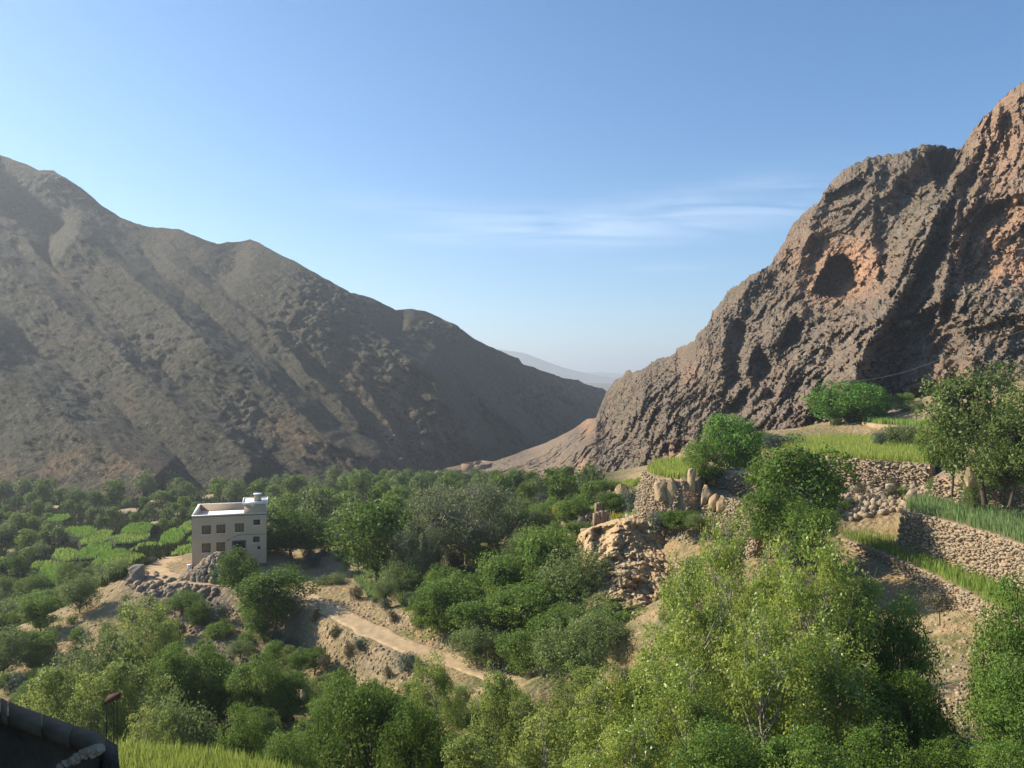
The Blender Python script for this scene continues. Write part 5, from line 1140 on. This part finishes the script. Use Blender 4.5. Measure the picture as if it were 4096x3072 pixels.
# tall poplars at lower right
pop = [(722, 518, 60, 54, 'olive-tinged poplar, tallest of the back row at right', 'poplar', 0), (812, 533, 88, 43, 'tallest pointed poplar in front of the green strip', 'poplar', 1), (768, 548, 70, 46, 'full poplar just left of the tallest pointed one', 'poplar', 0),
       (700, 572, 84, 45, 'broad poplar left of centre in the poplar group', 'poplar', 1), (655, 640, 84, 41, 'front left poplar with a rounded sunlit outline', 'poplar', 0), (852, 568, 66, 44, 'poplar on the right flank of the tallest pointed one', 'willow', 1),
       (900, 592, 62, 43, 'darker poplar reaching over the lower stone wall', 'green', 0), (762, 610, 92, 38, 'poplar with pale forked trunks in the middle of the group', 'poplar', 1), (602, 678, 78, 41, 'yellowish poplar at the left end of the front row', 'poplar', 1),
       (546, 700, 70, 43, 'small yellow-green poplar left of the front row', 'willow', 0), (690, 668, 88, 36, 'wide poplar in the front row under the broad one', 'poplar', 0), (840, 640, 90, 38, 'poplar with arching pale branches at lower right', 'poplar', 0),
       (640, 718, 84, 34, 'low yellow-green poplar at the bottom edge', 'poplar', 1), (905, 668, 76, 38, 'dark-leaved tree beside the dry soil patch', 'dark', 1), (722, 716, 92, 31, 'mid-green leafy tree at the bottom right of centre', 'green', 0),
       (800, 722, 90, 30, 'mid-green leafy tree at the bottom below the arching poplar', 'green', 1), (880, 726, 84, 32, 'dark green tree in the bottom right corner thicket', 'dark', 0), (955, 740, 70, 33, 'shaded tree at the bottom beneath the dry soil patch', 'dark', 1),
       (1022, 575, 84, 38, 'leafy tree reaching in from the right edge over the walls', 'green', 1), (1020, 655, 90, 34, 'tree at the right edge beside the dry soil patch', 'green', 0), (1012, 735, 70, 30, 'leafy tree filling the bottom right corner', 'green', 1), (684, 552, 44, 62, 'thin poplar rising beside the orange bank', 'willow', 1),
       (480, 730, 64, 42, 'pale poplar crown at the bottom edge left of centre', 'willow', 1), (590, 745, 70, 36, 'poplar tops at the bottom edge in the centre', 'poplar', 0)]
for u, v, w, d, lab, k, vr in pop: tr(k, u, v, w, d, lab, var=vr, group='poplars and leafy trees at lower right')
# shrubs on the terraces and ridge
sh = [('blue', 783, 433, 38, 118, 452, 'dark bluish bush at the left end of the long wheat field'), ('mid', 765, 431, 26, 122, 451, 'green bush left of the dark bluish one'), ('shrub', 836, 416, 12, 150, 428, 'small brown-green bush at the right foot of the round cliff tree'),
      ('mid', 906, 391, 18, 160, 408, 'small bright tree in front of the dark alcove'), ('olive', 912, 400, 22, 150, 416, 'round grey bush beside the small bright tree'), ('olive', 898, 422, 38, 118, 444, 'broad dull bush on the upper terrace edge'),
      ('blue', 880, 432, 14, 114, 445, 'small dark bush left of the broad dull bush'), ('shrub', 920, 434, 12, 104, 450, 'thin dark shrub on the wall right of the wheat'), ('olive', 944, 476, 30, 88, 500, 'grey-green bush above the dark hollow'), ('walnut', 953, 486, 34, 84, 506, 'dark dense bush in the hollow of the stony slope'),
      ('olive', 975, 474, 20, 76, 512, 'tall grey bush beside the dark hollow bush'), ('blue', 1018, 512, 18, 72, 530, 'grey-blue shrub at the right end of the barley strip'), ('dry', 861, 481, 14, 92, 492, 'dry grey shrub on the pale slope'), ('olive', 665, 489, 0, 1, 0, ''),
      ('blue', 637, 488, 34, 108, 506, 'dark spreading bush among the ridge rocks right of the boulder'), ('walnut', 612, 492, 26, 110, 512, 'dark bush behind the ruined wall'), ('dry', 603, 490, 18, 112, 502, 'brownish scrub left of the rounded boulder'),
      ('yellow', 617, 512, 16, 98, 528, 'bright yellow-green flowering shrub by the ruined wall'), ('dry', 586, 527, 13, 104, 543, 'dry tufted bush above the bank'), ('blue', 660, 510, 28, 90, 530, 'grey-green bush on the right top of the orange bank'), ('walnut', 682, 508, 34, 87, 530, 'dark bush overhanging the right of the orange bank'),
      ('olive', 700, 512, 24, 84, 530, 'grey bush right of the overhanging dark bush'), ('blue', 618, 546, 12, 92, 558, 'small blue-green tuft on the orange bank face'), ('blue', 626, 565, 12, 90, 577, 'second blue-green tuft lower on the orange bank face'),
      ('olive', 563, 500, 16, 128, 512, 'scrub clump on the grassy slope'), ('yellow', 556, 505, 10, 125, 513, 'pale yellow scrub on the grassy slope'), ('mid', 645, 482, 20, 130, 493, 'green scrub behind the grass plot'), ('mid', 605, 478, 26, 145, 492, 'rounded bush at the far end of the ridge'),
      ('shrub', 127, 596, 14, 108, 610, 'small bush on the shoulder under the grey rocks'), ('mid', 182, 592, 30, 104, 606, 'leafy bush just below the track'), ('walnut', 200, 600, 22, 101, 628, 'narrow dark bush on the scree slope'), ('mid', 218, 620, 26, 97, 650, 'bush at the foot of the grey scree'),
      ('shrub', 345, 560, 12, 118, 570, 'small bright bush on the bank by the road'), ('olive', 330, 572, 26, 112, 590, 'grey shrubs above the road beyond the dark tree'), ('olive', 385, 578, 20, 98, 600, 'dull bush under the big dark tree'), ('dry', 352, 640, 12, 89, 650, 'dry bush on the bank below the road'), ('dry', 325, 655, 18, 86, 668, 'second dry bush lower on the bank'),
      ('mid', 300, 648, 24, 82, 668, 'green bush at the shaded left foot of the bank'), ('dry', 940, 590, 36, 56, 608, 'blue-grey dry shrubs along the foot of the lowest strip'), ('olive', 506, 464, 7, 440, 471, 'single round bush on the low tan spur'), ('fardark', 487, 471, 12, 380, 482, 'dark bush below the ruined enclosure'),
      ('shrub', 275, 640, 20, 84, 655, 'low bush left of the shaded bank'), ('olive', 240, 640, 22, 90, 655, 'grey bush at the bottom of the scree'), ('mid', 1005, 470, 30, 72, 486, 'low bush at the foot of the right-edge tree')]
for k, u, v, w, d, vb_, lab in sh:
    if d > 1: tr(k, u, v, w, d, lab, vbase=vb_)
# woods in the valley: every tree is placed on the ground where its foot is seen
def too_near(p, L_, f=1.): return any(abs(p[0] - q[0]) < f * (q[2] + p[2]) * .5 and abs(p[1] - q[1]) < f * (q[2] + p[2]) * .33 for q in L_)
def woods(poly, n, kinds, size, label, group, avoid=True, tries=14, tight=.62, hr=(.75, 1.05)):
    got = []
    cand = in_poly_samples(poly, n * tries); W = hit(cand[:, 0], cand[:, 1])
    for (u, v), p in zip(cand, W):
        if len(got) >= n: break
        if np.isnan(p[0]) or 14 < p[1] < 37: continue
        sz = rng.uniform(*size); px = sz / p[1] * FX
        if too_near((u, v, px), [(a, b, c) for a, b, c, *_ in got], tight): continue
        if avoid and any(min(x for x, y in pl) - px * .35 < u < max(x for x, y in pl) + px * .35 and min(y for x, y in pl) - 0 < v < max(y for x, y in pl) + px * .8 and inpoly([(x, y) for x, y in pl], np.array([u, u, u, u - px * .4, u + px * .4]), np.array([v, v - px * .35, v - px * .7, v, v])).any() for pl in PLOTPX): continue
        got.append((u, v, px, p, sz))
    got.sort(key=lambda a: a[0]); out = []
    rows = {}
    for g_ in got: rows.setdefault(rng.choice(len(kinds)), []).append(g_)
    for ki, L_ in rows.items():
        k, dsc = kinds[ki]
        for i, (u, v, px, p, sz) in enumerate(L_):
            o_ = (ORD2[i] if i < len(ORD2) else 'number %d' % (i + 1)) + ' from the left'
            place(k, p[0], p[1], sz, sz * rng.uniform(*hr), label % dsc + ', ' + o_, group=group, z=p[2])
    return got
ORD2 = ['first', 'second', 'third', 'fourth', 'fifth', 'sixth', 'seventh', 'eighth', 'ninth', 'tenth', 'eleventh', 'twelfth', 'thirteenth', 'fourteenth', 'fifteenth', 'sixteenth', 'seventeenth', 'eighteenth', 'nineteenth', 'twentieth'] + ['twenty-' + q for q in ('first', 'second', 'third', 'fourth', 'fifth', 'sixth', 'seventh', 'eighth', 'ninth')]
SK0 = [('shrub', 'green'), ('blue', 'dark bluish')]
FK = [('farmid', 'mid-green'), ('farolive', 'grey-green'), ('fardark', 'dark green')]
woods([(-20, 500), (-20, 484), (60, 480), (140, 484), (190, 492), (190, 503), (100, 508)], 60, FK, (6, 10), '%s tree along the foot of the mountain at left', 'trees at the mountain foot')
woods([(-20, 520), (-20, 503), (100, 508), (200, 503), (192, 530), (130, 540), (60, 540)], 50, FK, (2.5, 5), '%s tree between the upper valley plots', 'trees between the valley plots', tight=.5)
woods([(-20, 600), (-20, 525), (40, 525), (60, 545), (40, 560), (10, 610)], 16, FK, (4, 6), '%s tree left of the lower valley plots', 'trees left of the valley plots')
woods([(20, 590), (40, 530), (190, 520), (190, 550), (150, 565), (80, 590)], 16, SK0, (1.4, 2.6), '%s bush on the banks between the lower plots', 'bushes on the banks of the lower plots', tight=.5)
woods([(60, 590), (70, 570), (110, 565), (140, 560), (120, 580), (70, 606)], 8, FK, (2.5, 4), '%s tree below the lower valley plots', 'trees below the valley plots')
woods([(195, 500), (270, 486), (330, 484), (400, 492), (420, 520), (350, 545), (300, 550), (268, 545), (265, 505)], 80, FK, (6, 10), '%s tree in the wood behind the house', 'trees behind the house')
woods([(330, 484), (400, 480), (480, 480), (560, 484), (600, 490), (590, 510), (500, 520), (420, 515)], 60, FK, (5, 8.5), '%s tree in the wood across the valley floor', 'trees on the valley floor')
woods([(420, 480), (440, 474), (480, 480), (560, 492), (540, 498), (470, 490)], 8, FK, (4, 6), '%s tree at the foot of the low spur', 'trees at the spur foot')
SK = [('shrub', 'green'), ('dry', 'dry brownish'), ('blue', 'bluish')]
woods([(-10, 640), (120, 600), (210, 610), (300, 640), (320, 720), (150, 740), (-10, 740)], 60, SK, (1.2, 2.8), '%s low shrub on the lower left slopes', 'shrubs on the lower left slopes', False)
woods([(330, 590), (430, 610), (540, 640), (560, 700), (480, 650), (400, 625)], 22, SK, (1., 2.2), '%s low shrub on the bank above the road', 'shrubs above the road', False)
woods([(300, 600), (350, 640), (450, 690), (420, 720), (320, 690)], 14, SK, (.8, 1.8), '%s low shrub on the bank below the road', 'shrubs below the road', False)
woods([(560, 500), (700, 490), (740, 530), (690, 530), (590, 530)], 18, SK, (.8, 1.8), '%s low shrub on the dry ridge', 'shrubs on the dry ridge', False)
woods([(780, 470), (1000, 470), (1024, 500), (900, 510), (840, 520)], 26, SK, (.9, 1.8), '%s low shrub on the stony right slope', 'shrubs on the stony right slope', False)
woods([(380, 520), (560, 500), (620, 560), (600, 640), (460, 640), (380, 580)], 50, SK + [('dry', 'thin dry')], (1.5, 3.2), '%s undergrowth shrub in the central wood', 'undergrowth of the central wood', False)
woods([(300, 545), (340, 525), (365, 530), (350, 570), (320, 590)], 12, SK, (1.2, 2.6), '%s shrub between the house trees and the big dark tree', 'shrubs right of the house', False)
NKD = [('green', 'mid-green'), ('willow', 'yellow-green'), ('dark', 'dark green'), ('olive', 'grey-green')]
woods([(-20, 690), (120, 690), (330, 700), (640, 700), (660, 860), (-20, 860)], 46, NKD, (2.6, 4.6), '%s young tree in the thicket along the bottom', 'young trees in the bottom thicket', False, tight=.45)
woods([(640, 700), (1040, 720), (1060, 900), (620, 900)], 16, NKD[:3], (3, 4.6), '%s young tree filling the lower right thicket', 'young trees in the lower right thicket', False, tight=.4)
woods([(-20, 640), (110, 630), (210, 650), (330, 670), (330, 710), (-20, 700)], 18, NKD, (2.2, 3.6), '%s sapling on the lower left slope', 'saplings on the lower left slope', False, tight=.5)
woods([(400, 530), (585, 520), (590, 600), (620, 640), (590, 660), (470, 640), (410, 600)], 26, [('mid', 'mid-green'), ('olive', 'grey-green')], (4, 6.5), '%s small tree filling the central wood', 'small trees filling the central wood', False, tight=.6)
woods([(-20, 600), (90, 592), (70, 640), (30, 670), (-20, 690)], 9, [('mid', 'mid-green'), ('olive', 'grey-green')], (4.5, 7), '%s tree crowding the far left below the orange slope', 'trees at the far left below the orange slope', False, tight=.6)
# grass on open ground
def grass(name, poly, n, h, w, m, label):
    p = hit(*in_poly_samples(poly, n).T); p = p[~np.isnan(p[:, 0])]
    p = p[fbm(p * .25, 3) > -.15]
    if name == 'undergrowth':
        for *_, pl_, z_ in plot_info: p = p[~inpoly(pl_, p[:, 0], p[:, 1])]
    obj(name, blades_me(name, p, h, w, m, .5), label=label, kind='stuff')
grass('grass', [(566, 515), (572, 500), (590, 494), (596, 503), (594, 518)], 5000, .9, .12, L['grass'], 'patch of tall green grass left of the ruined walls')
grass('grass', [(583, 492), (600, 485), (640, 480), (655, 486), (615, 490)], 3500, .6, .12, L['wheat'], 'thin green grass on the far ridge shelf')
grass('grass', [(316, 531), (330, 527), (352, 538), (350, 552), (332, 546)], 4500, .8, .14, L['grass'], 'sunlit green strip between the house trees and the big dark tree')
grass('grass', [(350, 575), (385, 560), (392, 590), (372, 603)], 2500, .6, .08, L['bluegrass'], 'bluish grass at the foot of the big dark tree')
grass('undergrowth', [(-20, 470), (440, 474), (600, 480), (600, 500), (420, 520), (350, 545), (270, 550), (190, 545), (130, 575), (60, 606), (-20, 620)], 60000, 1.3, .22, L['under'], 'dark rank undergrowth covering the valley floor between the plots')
grass('dry_grass', [(640, 506), (680, 500), (740, 512), (700, 520), (650, 522)], 5000, .3, .05, L['straw'], 'short straw-coloured grass on the dry shelf')
grass('dry_grass', [(620, 500), (650, 503), (648, 512), (610, 520)], 1500, .35, .05, L['bluegrass'], 'pale bluish tufts beside the ridge boulders')
grass('dry_grass', [(470, 500), (600, 500), (600, 640), (400, 640), (420, 560)], 9000, .4, .05, L['grass'], 'grass tufts under the central trees')
grass('grass', [(-10, 640), (120, 610), (300, 660), (640, 720), (640, 768), (-10, 768)], 9000, .5, .04, L['grass'], 'weeds and grass under the near trees')

# ------------------------------------------------------------------ air
V = [(x, y, z) for z in (-160, 420) for y in (-40, 17000) for x in (-12000, 12000)]
me = np_mesh('haze', V, [(0, 2, 3, 1), (4, 5, 7, 6), (0, 1, 5, 4), (2, 6, 7, 3), (0, 4, 6, 2), (1, 3, 7, 5)])
hm = bpy.data.materials.new('haze_air'); hm.use_nodes = True; nt = hm.node_tree; nt.nodes.clear(); o_ = nt.nodes.new('ShaderNodeOutputMaterial'); pv = nt.nodes.new('ShaderNodeVolumePrincipled')
pv.inputs['Color'].default_value = (.88, .93, 1, 1); pv.inputs['Density'].default_value = 2.1e-4; pv.inputs['Anisotropy'].default_value = .35; nt.links.new(pv.outputs[0], o_.inputs['Volume'])
me.materials.append(hm); obj('haze', me, label='thin haze filling the valley air', kind='stuff')

for o in scene.objects:
    if not o.parent and len(o.get('label', '').split()) > 16: print('LONG', o.name, o['label'])
